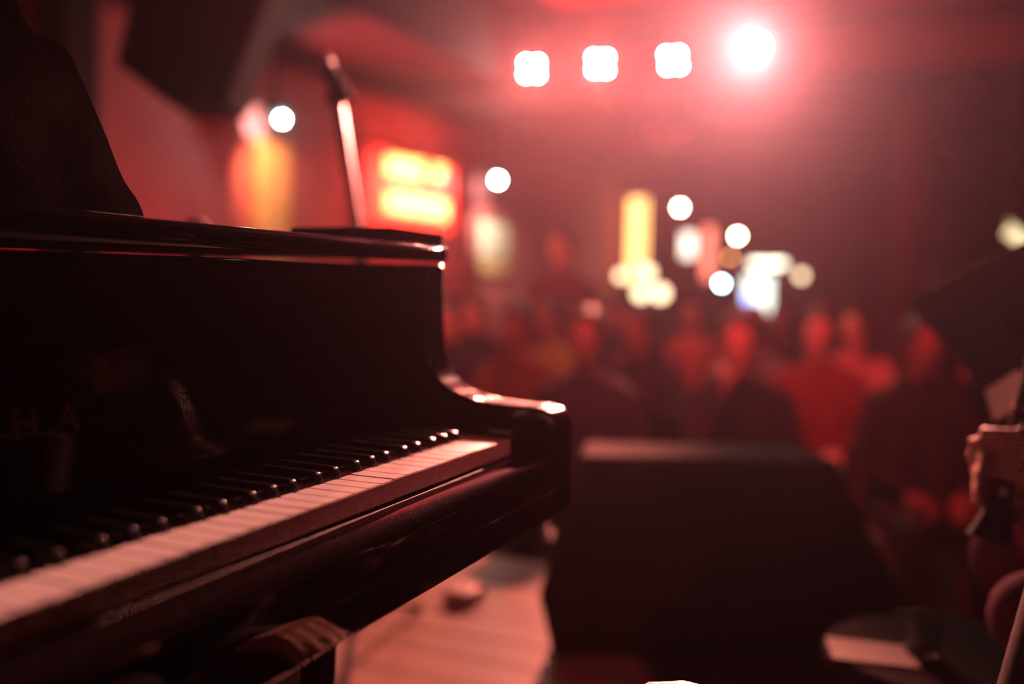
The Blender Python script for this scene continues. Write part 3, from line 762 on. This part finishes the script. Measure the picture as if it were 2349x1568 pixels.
def globe(u, v, x, r, m, label, cat='lamp', hang=True, name='globe_lamp', group='glowing lamps at the far bar'):
    p = on(u, v, 0, x)
    t = thing(name, label, cat, p, group)
    bm = nb(); ball(bm, p, r, 18, 12); obj('globe', bm, m, t)
    if hang:
        bm = nb(); tube(bm, [p+Vector((0, 0, r*0.9)), p+Vector((0, 0, r+0.05))], r*0.5, 14); obj('lamp_holder', bm, 'black_metal', t)
        bm = nb(); tube(bm, [p+Vector((0, 0, r+0.05)), Vector((p.x, p.y, CEIL_Z))], 0.008, 8); obj('flex', bm, 'black_metal', t)
    else:
        bm = nb(); tube(bm, [p-Vector((0, 0, r*0.9)), p-Vector((0, 0, p.z-(HALL_Z+1.10)))], 0.02, 10); obj('lamp_stem', bm, 'black_metal', t)
        bm = nb(); lathe(bm, [(0.02, HALL_Z+1.10), (0.08, HALL_Z+1.10), (0.08, HALL_Z+1.12), (0.02, HALL_Z+1.13)], (p.x, p.y, 0), 18); obj('lamp_base', bm, 'black_metal', t)
globe(1560, 476, FX-2.2, 0.026, 'bulb_warm', 'bright white pendant lamp left of the far screen, the higher of two', 'pendant lamp', name='pendant_lamp', group='pendant lamps')
globe(1692, 541, FX-1.6, 0.026, 'bulb_warm', 'bright warm pendant lamp above the blue point of light, the lower of two', 'pendant lamp', name='pendant_lamp', group='pendant lamps')
globe(1675, 590, FX-0.9, 0.026, 'bulb_dim', 'dim amber globe just under the lower warm pendant', 'lamp')
globe(1655, 650, FX-1.1, 0.026, 'bulb_blue', 'small blue-white lamp left of the far screen', 'lamp')
globe(1838, 632, FX-0.9, 0.05, 'bulb_cream', 'cream globe lamp right of the far screen', 'lamp')
globe(1425, 632, FX-2.6, 0.05, 'bulb_cream', 'small beige globe left of the amber column', 'lamp')
for i, (u, v, r, lab) in enumerate([(1484, 625, 0.085, 'cream globe lamp in front of the amber column, uppermost of the cluster'),
                                    (1470, 672, 0.085, 'cream globe lamp in the cluster under the amber column, at left'),
                                    (1515, 672, 0.095, 'cream globe lamp in the cluster under the amber column, at right'),
                                    (1497, 724, 0.125, 'lowest and largest cream globe of the cluster under the amber column')]):
    globe(u, v, FX-2.6-0.12*i, r*0.8, 'bulb_cream', lab)
# projector and side lamp
pj_ = at(1545, 318, 7.0)
pr = thing('ceiling_projector', 'small lilac-fronted projector hung from the ceiling beyond the beam', 'projector', pj_)
part_box('projector_body', (pj_.x-0.14, pj_.y-0.16, pj_.z-0.05), (pj_.x+0.16, pj_.y+0.16, pj_.z+0.06), mat('lilac_grey_plastic', (0.32, 0.27, 0.34), 0.5), pr, 0.015)
part_tube('projector_lens', [(pj_.x-0.14, pj_.y+0.08, pj_.z), (pj_.x-0.17, pj_.y+0.08, pj_.z)], 0.035, 'chrome', pr)
part_tube('ceiling_pole', [(pj_.x, pj_.y, pj_.z+0.06), (pj_.x, pj_.y, CEIL_Z)], 0.02, 'black_metal', pr)
rl0, rl1 = at(2312, 528, 4.6), at(2372, 572, 4.6)
rl = thing('strip_lamp', 'pale yellow tilted strip lamp at the right edge of the frame', 'strip lamp', (rl0+rl1)/2)
d_ = (rl1-rl0).normalized()
bm = nb(); tube(bm, [rl0, rl1], 0.030, 14); obj('glowing_tube', bm, emit('pale_yellow_tube', (1.0, 0.95, 0.52), 1.1), rl)
bm = nb(); tube(bm, [rl0+Vector((0.05, 0, 0.055)), rl1+Vector((0.05, 0, 0.055))], 0.024, 12); obj('reflector', bm, 'chrome', rl)
for q in (rl0, rl1): part_tube('hanger', [q+Vector((0.05, 0, 0.06)), Vector((q.x+0.05, q.y, CEIL_Z))], 0.008, 'black_metal', rl)
# round pillar in the right of the hall
bm = nb(); pc = at(2090, 400, 6.4)
lathe(bm, [(0.16, HALL_Z), (0.16, HALL_Z+0.1), (0.13, HALL_Z+0.12), (0.13, CEIL_Z-0.12), (0.16, CEIL_Z-0.1), (0.16, CEIL_Z)], (pc.x, pc.y, 0), 28)
struct(obj('trim_7', bm, 'dark_wall', None), 'round plum pillar standing in the right of the hall')

# ------------------------------------------------------------------ people
def capsule(bm, a, b, ra, rb, n=12):
    a, b = Vector(a), Vector(b)
    ball(bm, a, ra, n, 8); ball(bm, b, rb, n, 8)
    if (b-a).length > 1e-4: tube(bm, [a, b], [ra, rb], n)
def ell(bm, c, r, rot=None):
    m = Matrix.Translation(Vector(c)) @ (rot if rot is not None else Matrix.Identity(4)) @ Matrix.Diagonal((r[0], r[1], r[2], 1))
    sphere_m(bm, m, 20, 14)

SKIN, TOP, LEGS, SHOE, LIP = range(5)
def hand(bm, segs, wr, d, palm_n, s=1.0, curl=0.45, side=1):
    """palm and five unequal bent fingers; d: forearm direction, palm_n: out of the palm, side: where the thumb leaves"""
    d = Vector(d).normalized(); pn_ = Vector(palm_n); pn_ = (pn_-d*pn_.dot(d)).normalized(); x = d.cross(pn_).normalized()*side
    def bone(a, b, ra, rb): capsule(bm, a, b, ra, rb, 10); segs.append((Vector(a), Vector(b), max(ra, rb), SKIN))
    w = Vector(wr)
    for k in (-0.030, -0.010, 0.010, 0.030): bone(w+x*k*0.6*s, w+d*0.085*s+x*k*s, 0.015*s, 0.0125*s)
    for k, ln in ((0.031, 0.070), (0.0105, 0.080), (-0.0105, 0.074), (-0.030, 0.058)):
        p = w+d*0.088*s+x*k*s; dd = d
        for j, fr in enumerate((0.46, 0.30, 0.24)):
            dd = (dd*math.cos(curl)+pn_*math.sin(curl)).normalized() if j or curl > 0.3 else dd
            q = p+dd*ln*fr*s; bone(p, q, (0.0098-0.0009*j)*s, (0.0090-0.0009*j)*s); p = q
    p = w+d*0.022*s+x*0.028*s
    for j, (ln, a_) in enumerate(((0.042, 0.75), (0.034, 0.45), (0.028, 0.25))):
        dd = (d*math.cos(a_)+x*math.sin(a_)+pn_*0.35).normalized()
        q = p+dd*ln*s; bone(p, q, (0.0135-0.001*j)*s, (0.0122-0.0012*j)*s); p = q
    return p

def head_geo(bm, segs, hc, neck, yaw=0.0, pitch=0.0):
    hc = Vector(hc)
    R = Matrix.Rotation(yaw, 4, 'Z') @ Matrix.Rotation(pitch, 4, 'X')
    def P_(x, y, z): return hc+(R @ Vector((x, y, z)))
    ell(bm, P_(0, -0.008, 0.020), (0.074, 0.094, 0.095), R)          # cranium
    ell(bm, P_(0, 0.016, -0.040), (0.058, 0.068, 0.075), R)          # face and jaw
    ell(bm, P_(0, 0.062, -0.092), (0.022, 0.020, 0.018), R)          # chin
    capsule(bm, P_(0, 0.086, 0.008), P_(0, 0.104, -0.032), 0.009, 0.014)  # nose
    ell(bm, P_(0, 0.080, -0.062), (0.026, 0.012, 0.010), R)          # lips
    for s in (-1, 1):
        ell(bm, P_(s*0.074, -0.010, -0.010), (0.010, 0.020, 0.032), R)   # ear
        ell(bm, P_(s*0.030, 0.072, 0.022), (0.024, 0.014, 0.008), R)     # brow
        ell(bm, P_(s*0.036, 0.058, -0.030), (0.022, 0.020, 0.022), R)    # cheek
    capsule(bm, neck, hc+(R @ Vector((0, -0.02, -0.05))), 0.056, 0.052)
    segs.append((P_(0, 0, 0.02), P_(0, 0.01, -0.05), 0.10, SKIN))
    segs.append((Vector(neck)+Vector((0, 0, 0.03)), hc, 0.052, SKIN))
    segs.append((P_(-0.02, 0.094, -0.062), P_(0.02, 0.094, -0.062), 0.022, LIP))
    return R

def finish_body(name, bm, segs, voxel):
    me = bpy.data.meshes.new(name); bm.to_mesh(me); bm.free()
    o = bpy.data.objects.new(name+'_raw', me); C.objects.link(o)
    r = o.modifiers.new('r', 'REMESH'); r.mode = 'VOXEL'; r.voxel_size = voxel; r.use_smooth_shade = True
    s = o.modifiers.new('s', 'SMOOTH'); s.factor = 0.5; s.iterations = 3
    bpy.context.view_layer.update()
    out = bpy.data.meshes.new_from_object(o.evaluated_get(bpy.context.evaluated_depsgraph_get()))
    bpy.data.objects.remove(o); bpy.data.meshes.remove(me)
    out.name = name
    nf = len(out.polygons); ctr = np.empty(nf*3); out.polygons.foreach_get('center', ctr); ctr = ctr.reshape(-1, 3)
    best = np.full(nf, 1e9); idx = np.zeros(nf, np.int32)
    for a, b, rr, m in segs:
        a = np.array(a); b = np.array(b); ab = b-a; L2 = max(ab @ ab, 1e-9)
        t = np.clip(((ctr-a) @ ab)/L2, 0, 1); dist = np.linalg.norm(ctr-(a+t[:, None]*ab), axis=1)-rr
        w = dist < best; best[w] = dist[w]; idx[w] = m
    out.materials.clear()
    for m in ('paper',)*5: out.materials.append(MT[m])
    out.polygons.foreach_set('material_index', idx); out.polygons.foreach_set('use_smooth', np.ones(nf, bool))
    out.update()
    return out

def body(name, Jt, yaw=0.0, pitch=0.0, voxel=0.012, palms=((0, 0, -1), (0, 0, -1)), curl=0.5, bare_arms=False):
    bm = nb(); segs = []
    V_ = {k: Vector(v) for k, v in Jt.items()}
    def bone(a, b, ra, rb, m): capsule(bm, a, b, ra, rb); segs.append((Vector(a), Vector(b), (ra+rb)/2, m))
    pel, che, nec = V_['pelvis'], V_['chest'], V_['neck']
    up = (nec-pel).normalized()
    sl, sr = V_['sl'], V_['sr']; across = (sr-sl).normalized()
    for s in (-1, 1):
        bone(pel+across*s*0.075, che+across*s*0.085-up*0.10, 0.115, 0.105, TOP)
        bone(che+across*s*0.085-up*0.10, che+across*s*0.068+up*0.03, 0.106, 0.090, TOP)
        bone(che+across*s*0.05+up*0.04, V_['sr' if s > 0 else 'sl'], 0.080, 0.060, TOP); bone(nec-up*0.015, V_['sr' if s > 0 else 'sl']+up*0.012, 0.050, 0.046, TOP)
    bone(che+up*0.05, nec, 0.085, 0.055, TOP)
    for s in 'lr':
        am = SKIN if bare_arms else TOP
        bone(V_['s'+s], V_['e'+s], 0.054, 0.043, TOP)
        bone(V_['e'+s], V_['w'+s], 0.042, 0.028, am)
        hand(bm, segs, V_['w'+s], V_['w'+s]-V_['e'+s] if 'h'+s not in V_ else V_['h'+s], palms[0 if s == 'l' else 1], 1.0, curl, 1 if s == 'l' else -1)
        bone(V_['p'+s], V_['k'+s], 0.092, 0.064, LEGS)
        bone(V_['k'+s], V_['a'+s], 0.062, 0.042, LEGS)
        f = V_['f'+s]
        bone(V_['a'+s]-Vector((0, 0, 0.03)), f, 0.042, 0.034, SHOE)
    head_geo(bm, segs, V_['head'], nec, yaw, pitch)
    return finish_body(name, bm, segs, voxel)

def hair_mesh(kind):
    bm = nb()
    ell(bm, (0, -0.016, 0.032), (0.084, 0.100, 0.098))
    for v in list(bm.verts):
        if v.co.y > 0.045 and v.co.z < 0.064: v.co.y = 0.050+(v.co.y-0.045)*0.30; v.co.z = max(v.co.z, 0.052)
        if v.co.z < -0.035: v.co.z = -0.035-(0.02 if kind == 'short' else 0.0)
    if kind != 'short':
        for s in (-1, 1):
            capsule(bm, (s*0.066, -0.02, 0.0), (s*0.078, -0.025, -0.17), 0.030, 0.034)
        capsule(bm, (0, -0.075, 0.0), (0, -0.085, -0.18), 0.055, 0.062)
    if kind == 'bun': ball(bm, (0, -0.11, 0.06), 0.045)
    me = bpy.data.meshes.new('hair'); bm.to_mesh(me); bm.free()
    me.materials.append(MT['rubber'])
    for p in me.polygons: p.use_smooth = True
    return me
HAIR = {k: hair_mesh(k) for k in ('short', 'long', 'bun')}
bm = nb(); ball(bm, (0, 0, 0), 0.0115, 12, 8); EYE = bpy.data.meshes.new('eye'); bm.to_mesh(EYE); bm.free(); EYE.materials.append(mat('eye_dark', (0.05, 0.04, 0.04), 0.15))

def seated_joints(lean=0.0, arms='lap'):
    j = dict(pelvis=(0, 0, 0.53), chest=(0, lean*0.5-0.01, 0.86), neck=(0, lean+0.0, 1.05), head=(0, lean+0.035, 1.20),
             sl=(-0.172, lean*0.9, 0.945), sr=(0.172, lean*0.9, 0.945), pl=(-0.09, 0.02, 0.50), pr=(0.09, 0.02, 0.50),
             kl=(-0.13, 0.43, 0.51), kr=(0.14, 0.44, 0.51), al=(-0.13, 0.42, 0.10), ar=(0.15, 0.46, 0.10), fl=(-0.14, 0.56, 0.035), fr=(0.17, 0.60, 0.035))
    if arms == 'lap': j.update(el=(-0.25, lean+0.06, 0.72), er=(0.25, lean+0.06, 0.72), wl=(-0.11, 0.26, 0.64), wr=(0.11, 0.27, 0.64))
    if arms == 'chin': j.update(el=(-0.25, lean+0.05, 0.72), er=(0.17, lean+0.20, 0.74), wl=(-0.05, 0.28, 0.66), wr=(0.065, lean+0.16, 0.985))
    if arms == 'clap': j.update(el=(-0.24, lean+0.14, 0.76), er=(0.24, lean+0.14, 0.76), wl=(-0.05, lean+0.30, 0.90), wr=(0.06, lean+0.30, 0.88))
    return j
def standing_joints(arms='down'):
    j = dict(pelvis=(0, 0, 0.96), chest=(0, 0.0, 1.27), neck=(0, 0.0, 1.45), head=(0, 0.03, 1.60), sl=(-0.175, 0, 1.345), sr=(0.175, 0, 1.345),
             pl=(-0.09, 0, 0.90), pr=(0.09, 0, 0.90), kl=(-0.11, 0.02, 0.50), kr=(0.11, 0.03, 0.50), al=(-0.12, -0.02, 0.10), ar=(0.12, -0.02, 0.10), fl=(-0.13, 0.12, 0.035), fr=(0.14, 0.12, 0.035))
    if arms == 'down': j.update(el=(-0.25, -0.03, 1.12), er=(0.25, -0.03, 1.12), wl=(-0.25, 0.06, 0.88), wr=(0.25, 0.06, 0.88))
    if arms == 'glass': j.update(el=(-0.25, -0.03, 1.12), er=(0.25, 0.02, 1.12), wl=(-0.25, 0.06, 0.88), wr=(0.12, 0.22, 1.20))
    return j
BODY = {
    'lap': (body('seated_person', seated_joints(0.0, 'lap')), (0, 0.035, 1.20), 0.0, 0.0),
    'lap_turn': (body('seated_person_turned', seated_joints(-0.03, 'lap'), yaw=0.55), (0, 0.005, 1.20), 0.55, 0.0),
    'chin': (body('seated_person_chin', seated_joints(0.09, 'chin'), yaw=-0.25, pitch=-0.1, palms=((0, 0, -1), (-1, 0.3, 0))), (0, 0.125, 1.20), -0.25, -0.1),
    'clap': (body('seated_person_clapping', seated_joints(0.03, 'clap'), yaw=-0.5, palms=((1, 0, 0), (-1, 0, 0)), curl=0.12), (0, 0.065, 1.20), -0.5, 0.0),
    'stand': (body('standing_person', standing_joints('down'), yaw=0.2), (0, 0.03, 1.60), 0.2, 0.0),
    'glass': (body('standing_person_glass', standing_joints('glass'), yaw=-0.4, palms=((1, 0, 0), (-1, 0.2, 0.2)), curl=0.8), (0, 0.03, 1.60), -0.4, 0.0),
}
skins = [mat('skin_fair', (0.62, 0.40, 0.31), 0.5, var=0.06), mat('skin_tan', (0.46, 0.27, 0.19), 0.5, var=0.06), mat('skin_deep', (0.20, 0.11, 0.08), 0.5, var=0.06)]
lips = mat('lip_tone', (0.42, 0.14, 0.13), 0.45)
hairs = {'black': mat('black_hair', (0.012, 0.010, 0.010), 0.5, var=0.3, scale=80), 'brown': mat('brown_hair', (0.06, 0.035, 0.02), 0.5, var=0.3, scale=80), 'grey': mat('grey_hair', (0.32, 0.30, 0.29), 0.55, var=0.2, scale=80), 'blond': mat('blond_hair', (0.40, 0.26, 0.11), 0.5, var=0.2, scale=80)}
cloth = {k: mat(k+'_cloth', v, 0.9, var=0.15, scale=30) for k, v in dict(black=(0.012, 0.011, 0.012), navy=(0.02, 0.025, 0.06), red=(0.20, 0.025, 0.03), orange=(0.13, 0.075, 0.012), olive=(0.26, 0.24, 0.04), white=(0.62, 0.60, 0.58),
                                                                       plum=(0.12, 0.03, 0.07), grey=(0.16, 0.15, 0.15), rose=(0.55, 0.20, 0.20)).items()}
def dress(o, mats):
    for i, m in enumerate(mats):
        o.material_slots[i].link = 'OBJECT'; o.material_slots[i].material = m
def person(pose, x, y, z, rotz, label, skin, top, legs, hair, hcol, scale=1.0, group='audience'):
    me, hc, yaw, pitch = BODY[pose]
    o = bpy.data.objects.new('person', me); C.objects.link(o)
    o.location = (x, y, z); o.rotation_euler = (0, 0, rotz); o.scale = (scale,)*3
    dress(o, (skins[skin], cloth[top], cloth[legs], MT['rubber'], lips))
    tag(o, label, 'person', group)
    R = Matrix.Rotation(yaw, 4, 'Z') @ Matrix.Rotation(pitch, 4, 'X')
    h = bpy.data.objects.new('hair', HAIR[hair]); C.objects.link(h); h.parent = o
    h.location = hc; h.rotation_euler = R.to_euler()
    h.material_slots[0].link = 'OBJECT'; h.material_slots[0].material = hairs[hcol]
    for s in (-1, 1):
        e = bpy.data.objects.new('eye', EYE); C.objects.link(e); e.parent = o
        e.location = Vector(hc)+(R @ Vector((s*0.031, 0.0735, 0.002)))
    return o
# chair under each seated guest
def chair_proto():
    t = thing('club_chair', 'dark bentwood club chair', 'chair', (0, 0, 0))
    bm = nb(); lathe(bm, [(0.03, 0.40), (0.20, 0.40), (0.215, 0.412), (0.20, 0.425), (0.03, 0.425)], (0, 0.0, 0), 24); obj('seat', bm, 'counter', t, local=True)
    for sx in (-1, 1):
        bm = nb(); tube(bm, [(sx*0.15, 0.14, 0.40), (sx*0.17, 0.17, 0.0)], 0.015, 8); obj('leg', bm, 'counter', t, local=True)
        bm = nb(); tube(bm, [(sx*0.15, -0.15, 0.40), (sx*0.17, -0.20, 0.0)], 0.015, 8); obj('leg', bm, 'counter', t, local=True)
    bm = nb(); tube(bm, [(-0.17, -0.15, 0.41), (-0.18, -0.21, 0.70), (-0.12, -0.24, 0.84), (0, -0.25, 0.87), (0.12, -0.24, 0.84), (0.18, -0.21, 0.70), (0.17, -0.15, 0.41)], 0.014, 8); obj('backrest', bm, 'counter', t, local=True)
    return t
chair0 = chair_proto(); chair_used = [False]
def chair_at(x, y, z, rotz, label):
    if not chair_used[0]: t = chair0; chair_used[0] = True
    else: t = copy_tree(chair0)
    t.location = (x, y, z); t.rotation_euler = (0, 0, rotz); tag(t, label, 'chair', 'club chairs of the audience')

# (head pixel, distance, pose, turn, look)
G = [
    (1086, 719, 6.8, 'lap', 0.1, 0, 'black', 'black', 'short', 'brown', 'short-haired guest in black with a red-lit face nearest the piano curve'),
    (1194, 712, 7.8, 'lap_turn', -0.1, 0, 'plum', 'black', 'long', 'blond', 'long-haired guest in plum with a red-lit face behind the orange shirt'),
    (1185, 748, 5.0, 'chin', 0.2, 2, 'orange', 'black', 'short', 'black', 'dark-haired guest in an orange shirt, chin on hand'),
    (1262, 733, 5.95, 'lap', -0.2, 2, 'olive', 'navy', 'short', 'black', 'dark-haired guest in an olive shirt beside the orange one'),
    (1290, 572, 7.0, 'glass', 0.3, 0, 'plum', 'black', 'short', 'brown', 'standing guest in plum with a raised hand, head above the seated crowd'),
    (1480, 738, 5.9, 'chin', 0.0, 1, 'plum', 'black', 'long', 'brown', 'long-haired guest in plum leaning on a hand behind the hair bun'),
    (1340, 776, 4.0, 'lap', 0.25, 2, 'black', 'black', 'short', 'black', 'guest all in black behind the left end of the monitor'),
    (1420, 717, 7.8, 'lap_turn', 0.15, 1, 'navy', 'black', 'short', 'black', 'guest in navy, head turned, below the cream lamps'),
    (1470, 755, 4.95, 'clap', 0.1, 2, 'black', 'black', 'bun', 'black', 'dark clapping guest with a hair bun above the monitor'),
    (1590, 720, 7.8, 'lap', 0.0, 0, 'rose', 'black', 'long', 'brown', 'long-haired guest in rose under the white light box'),
    (1720, 743, 5.9, 'clap', -0.1, 0, 'grey', 'black', 'short', 'grey', 'grey-haired clapping guest behind the front-row leaner'),
    (1690, 731, 6.9, 'lap_turn', -0.15, 0, 'red', 'black', 'short', 'brown', 'guest in a red top seated just under the blue lamp'),
    (1790, 724, 7.85, 'lap', 0.1, 1, 'plum', 'navy', 'short', 'black', 'guest in plum seated under the far screen'),
    (1880, 734, 6.9, 'chin', 0.0, 0, 'black', 'black', 'long', 'blond', 'blond guest in black, chin on hand, right of the screen'),
    (1878, 762, 5.0, 'lap', 0.2, 0, 'red', 'black', 'short', 'brown', 'broad guest in a bright red top right of the crowd centre'),
    (1990, 728, 7.8, 'lap_turn', 0.1, 1, 'grey', 'black', 'short', 'black', 'far guest in grey, head turned, behind the clapping rose guest'),
    (1965, 748, 5.95, 'clap', -0.05, 0, 'rose', 'black', 'long', 'brown', 'clapping guest in rose left of the music stand'),
    (2085, 739, 6.9, 'lap', 0.0, 0, 'plum', 'black', 'short', 'grey', 'grey-haired guest far back beside the music stand edge'),
    (2150, 628, 7.9, 'stand', -0.1, 0, 'red', 'black', 'long', 'brown', 'standing guest in red above the music stand edge'),
    (1030, 729, 5.9, 'lap', 0.15, 1, 'black', 'black', 'short', 'black', 'guest in black half hidden by the piano cheek'),
    (1320, 707, 8.8, 'lap', 0.1, 0, 'grey', 'black', 'short', 'grey', 'small far guest in grey below the standing one'),
    (2120, 791, 4.05, 'lap', 0.45, 2, 'black', 'black', 'short', 'black', 'guest all in black, front row at right beside the stand'),
    (1700, 782, 4.05, 'chin', 0.3, 1, 'black', 'black', 'short', 'brown', 'front-row guest in black leaning on a hand behind the monitor'),
]
for u, v, D, pose, tw, sk, top, lg, hr, hcx, lab in G:
    hp = at(u, v, D)
    stand = pose in ('stand', 'glass')
    nom = 1.60 if stand else 1.20
    s = min(1.12, max(0.90, (hp.z-HALL_Z)/nom))
    rz = PI/2-0.12+tw
    hx, hy = BODY[pose][1][0], BODY[pose][1][1]
    bx, by = hp.x-s*(hx*math.cos(rz)-hy*math.sin(rz)), hp.y-s*(hx*math.sin(rz)+hy*math.cos(rz))
    bx = max(bx, 2.75)
    person(pose, bx, by, HALL_Z, rz, lab, sk, top, lg, hr, hcx, s)
    if not stand: chair_at(bx, by, HALL_Z, rz, 'bentwood chair under the '+' '.join(lab.replace(',', '').split()[:9]))

# clarinet player at the right edge: knee, forearm and instrument reach into the frame
def lw(lat, D, z): return cw(lat, D, z)
ct, cb = at(2352, 925, 1.40), at(2279, 1205, 1.40)
cdir = (cb-ct).normalized()
cl = thing('clarinet', 'black clarinet with bright metal keys held at the right edge', 'clarinet', cb)
top_ = ct-cdir*0.30
bm = nb(); tube(bm, [top_, top_+cdir*0.08, ct, cb-cdir*0.05, cb-cdir*0.01, cb+cdir*0.02], [0.007, 0.013, 0.0135, 0.0145, 0.022, 0.032], 18); obj('clarinet_body', bm, 'clarinet', cl)
side = cdir.cross(Vector(FWD)).normalized()
for k, t_ in enumerate((0.16, 0.26, 0.52, 0.60, 0.82, 0.90)):
    c_ = ct+(cb-ct)*t_-Vector(FWD)*0.016
    bm = nb(); tube(bm, [c_, c_-Vector(FWD)*0.004], 0.0075, 14); tube(bm, [c_+side*0.0, c_+cdir*0.03], 0.0022, 8); obj('key', bm, 'chrome', cl)
for t_ in (0.04, 0.42, 0.72):
    bm = nb(); c_ = ct+(cb-ct)*t_; tube(bm, [c_-cdir*0.006, c_+cdir*0.006], 0.0162, 18); obj('ring', bm, 'chrome', cl)
w1, w2 = ct+(cb-ct)*0.22, ct+(cb-ct)*0.62
pj = {}
bp_ = lw(1.17, 1.46, 0)
J_ = dict(pelvis=lw(1.17, 1.46, 0.53), chest=lw(1.14, 1.46, 0.86), neck=lw(1.12, 1.45, 1.05), head=lw(1.08, 1.45, 1.20),
          sl=lw(1.12, 1.28, 0.99), sr=lw(1.12, 1.63, 0.99), pl=lw(1.14, 1.38, 0.50), pr=lw(1.14, 1.54, 0.50), kl=lw(0.735, 1.36, 0.47), kr=lw(0.80, 1.56, 0.50),
          al=lw(1.00, 1.36, 0.10), ar=lw(1.02, 1.50, 0.10), fl=lw(0.89, 1.33, 0.035), fr=lw(0.91, 1.48, 0.035),
          el=lw(1.02, 1.22, 0.74), er=lw(1.02, 1.68, 0.74), wl=w1+RGT_H*0.075-FWD_H*0.035+Vector((0, 0, -0.03)), wr=w2+RGT_H*0.08+FWD_H*0.03)
J_ = {k: v-bp_ for k, v in J_.items()}
J_['hl'] = -RGT_H; J_['hr'] = -RGT_H
me = body('clarinet_player', J_, yaw=YAW, voxel=0.008, palms=((FWD_H.x, FWD_H.y, 0), (-FWD_H.x, -FWD_H.y, 0)), curl=0.7)
o = bpy.data.objects.new('person', me); C.objects.link(o); o.location = bp_
dress(o, (skins[0], cloth['black'], cloth['plum'], MT['rubber'], lips))
tag(o, 'seated clarinet player in black at the right edge, knee and hand showing', 'person', 'musicians')
h = bpy.data.objects.new('hair', HAIR['short']); C.objects.link(h); h.parent = o; h.location = J_['head']; h.rotation_euler = (0, 0, YAW)
h.material_slots[0].link = 'OBJECT'; h.material_slots[0].material = hairs['brown']
for s in (-1, 1):
    e = bpy.data.objects.new('eye', EYE); C.objects.link(e); e.parent = o; e.location = J_['head']+Matrix.Rotation(YAW, 4, 'Z') @ Vector((s*0.031, 0.0735, 0.002))
def stool(label, p, h_=0.43):
    t = thing('stage_stool', label, 'stool', (p.x, p.y, 0), 'stools of the musicians')
    bm = nb(); lathe(bm, [(0.03, h_-0.05), (0.16, h_-0.05), (0.17, h_-0.03), (0.16, h_), (0.03, h_)], (p.x, p.y, 0), 24); obj('seat', bm, 'velvet', t)
    for k in range(4):
        a = PI/4+k*PI/2; part_tube('leg', [(p.x+0.11*math.cos(a), p.y+0.11*math.sin(a), h_-0.05), (p.x+0.17*math.cos(a), p.y+0.17*math.sin(a), 0)], 0.012, 'black_metal', t)
stool('black stool under the clarinet player', bp_)

# second seated musician out of frame at right: only the knuckles of the hand on the knee show at the bottom edge
bq = lw(0.72, 0.93, 0)
hand_top = at(1545, 1559, 0.95)
wr_ = at(1770, 1675, 0.94)
J2 = dict(pelvis=lw(0.76, 0.93, 0.48), chest=lw(0.74, 0.93, 0.74), neck=lw(0.72, 0.93, 0.92), head=lw(0.69, 0.93, 1.06),
          sl=lw(0.68, 0.75, 0.86), sr=lw(0.70, 1.10, 0.84), pl=lw(0.72, 0.85, 0.42), pr=lw(0.72, 1.01, 0.41), kl=lw(0.28, 0.78, 0.42), kr=lw(0.22, 0.98, 0.405),
          al=lw(0.30, 0.80, 0.10), ar=lw(0.26, 0.98, 0.10), fl=lw(0.18, 0.80, 0.035), fr=lw(0.14, 0.98, 0.035),
          el=lw(0.66, 0.62, 0.68), er=lw(0.53, 1.0, 0.41), wl=lw(0.42, 0.72, 0.53), wr=wr_)
J2 = {k: v-bq for k, v in J2.items()}
J2['hr'] = (at(1560, 1612, 0.95)-wr_)
me = body('hand_on_knee_person', J2, yaw=YAW, voxel=0.006, palms=((0, 0, -1), (0, 0, -1)), curl=0.32)
o2 = bpy.data.objects.new('person', me); C.objects.link(o2); o2.location = bq
dress(o2, (skins[0], cloth['black'], cloth['black'], MT['rubber'], lips))
tag(o2, 'musician seated out of frame, bare hand on the knee at the bottom edge', 'person', 'musicians')
h = bpy.data.objects.new('hair', HAIR['short']); C.objects.link(h); h.parent = o2; h.location = J2['head']; h.rotation_euler = (0, 0, YAW)
h.material_slots[0].link = 'OBJECT'; h.material_slots[0].material = hairs['black']
for s in (-1, 1):
    e = bpy.data.objects.new('eye', EYE); C.objects.link(e); e.parent = o2; e.location = J2['head']+Matrix.Rotation(YAW, 4, 'Z') @ Vector((s*0.031, 0.0735, 0.002))
stool('black stool under the musician whose hand rests on the knee', bq, 0.34)
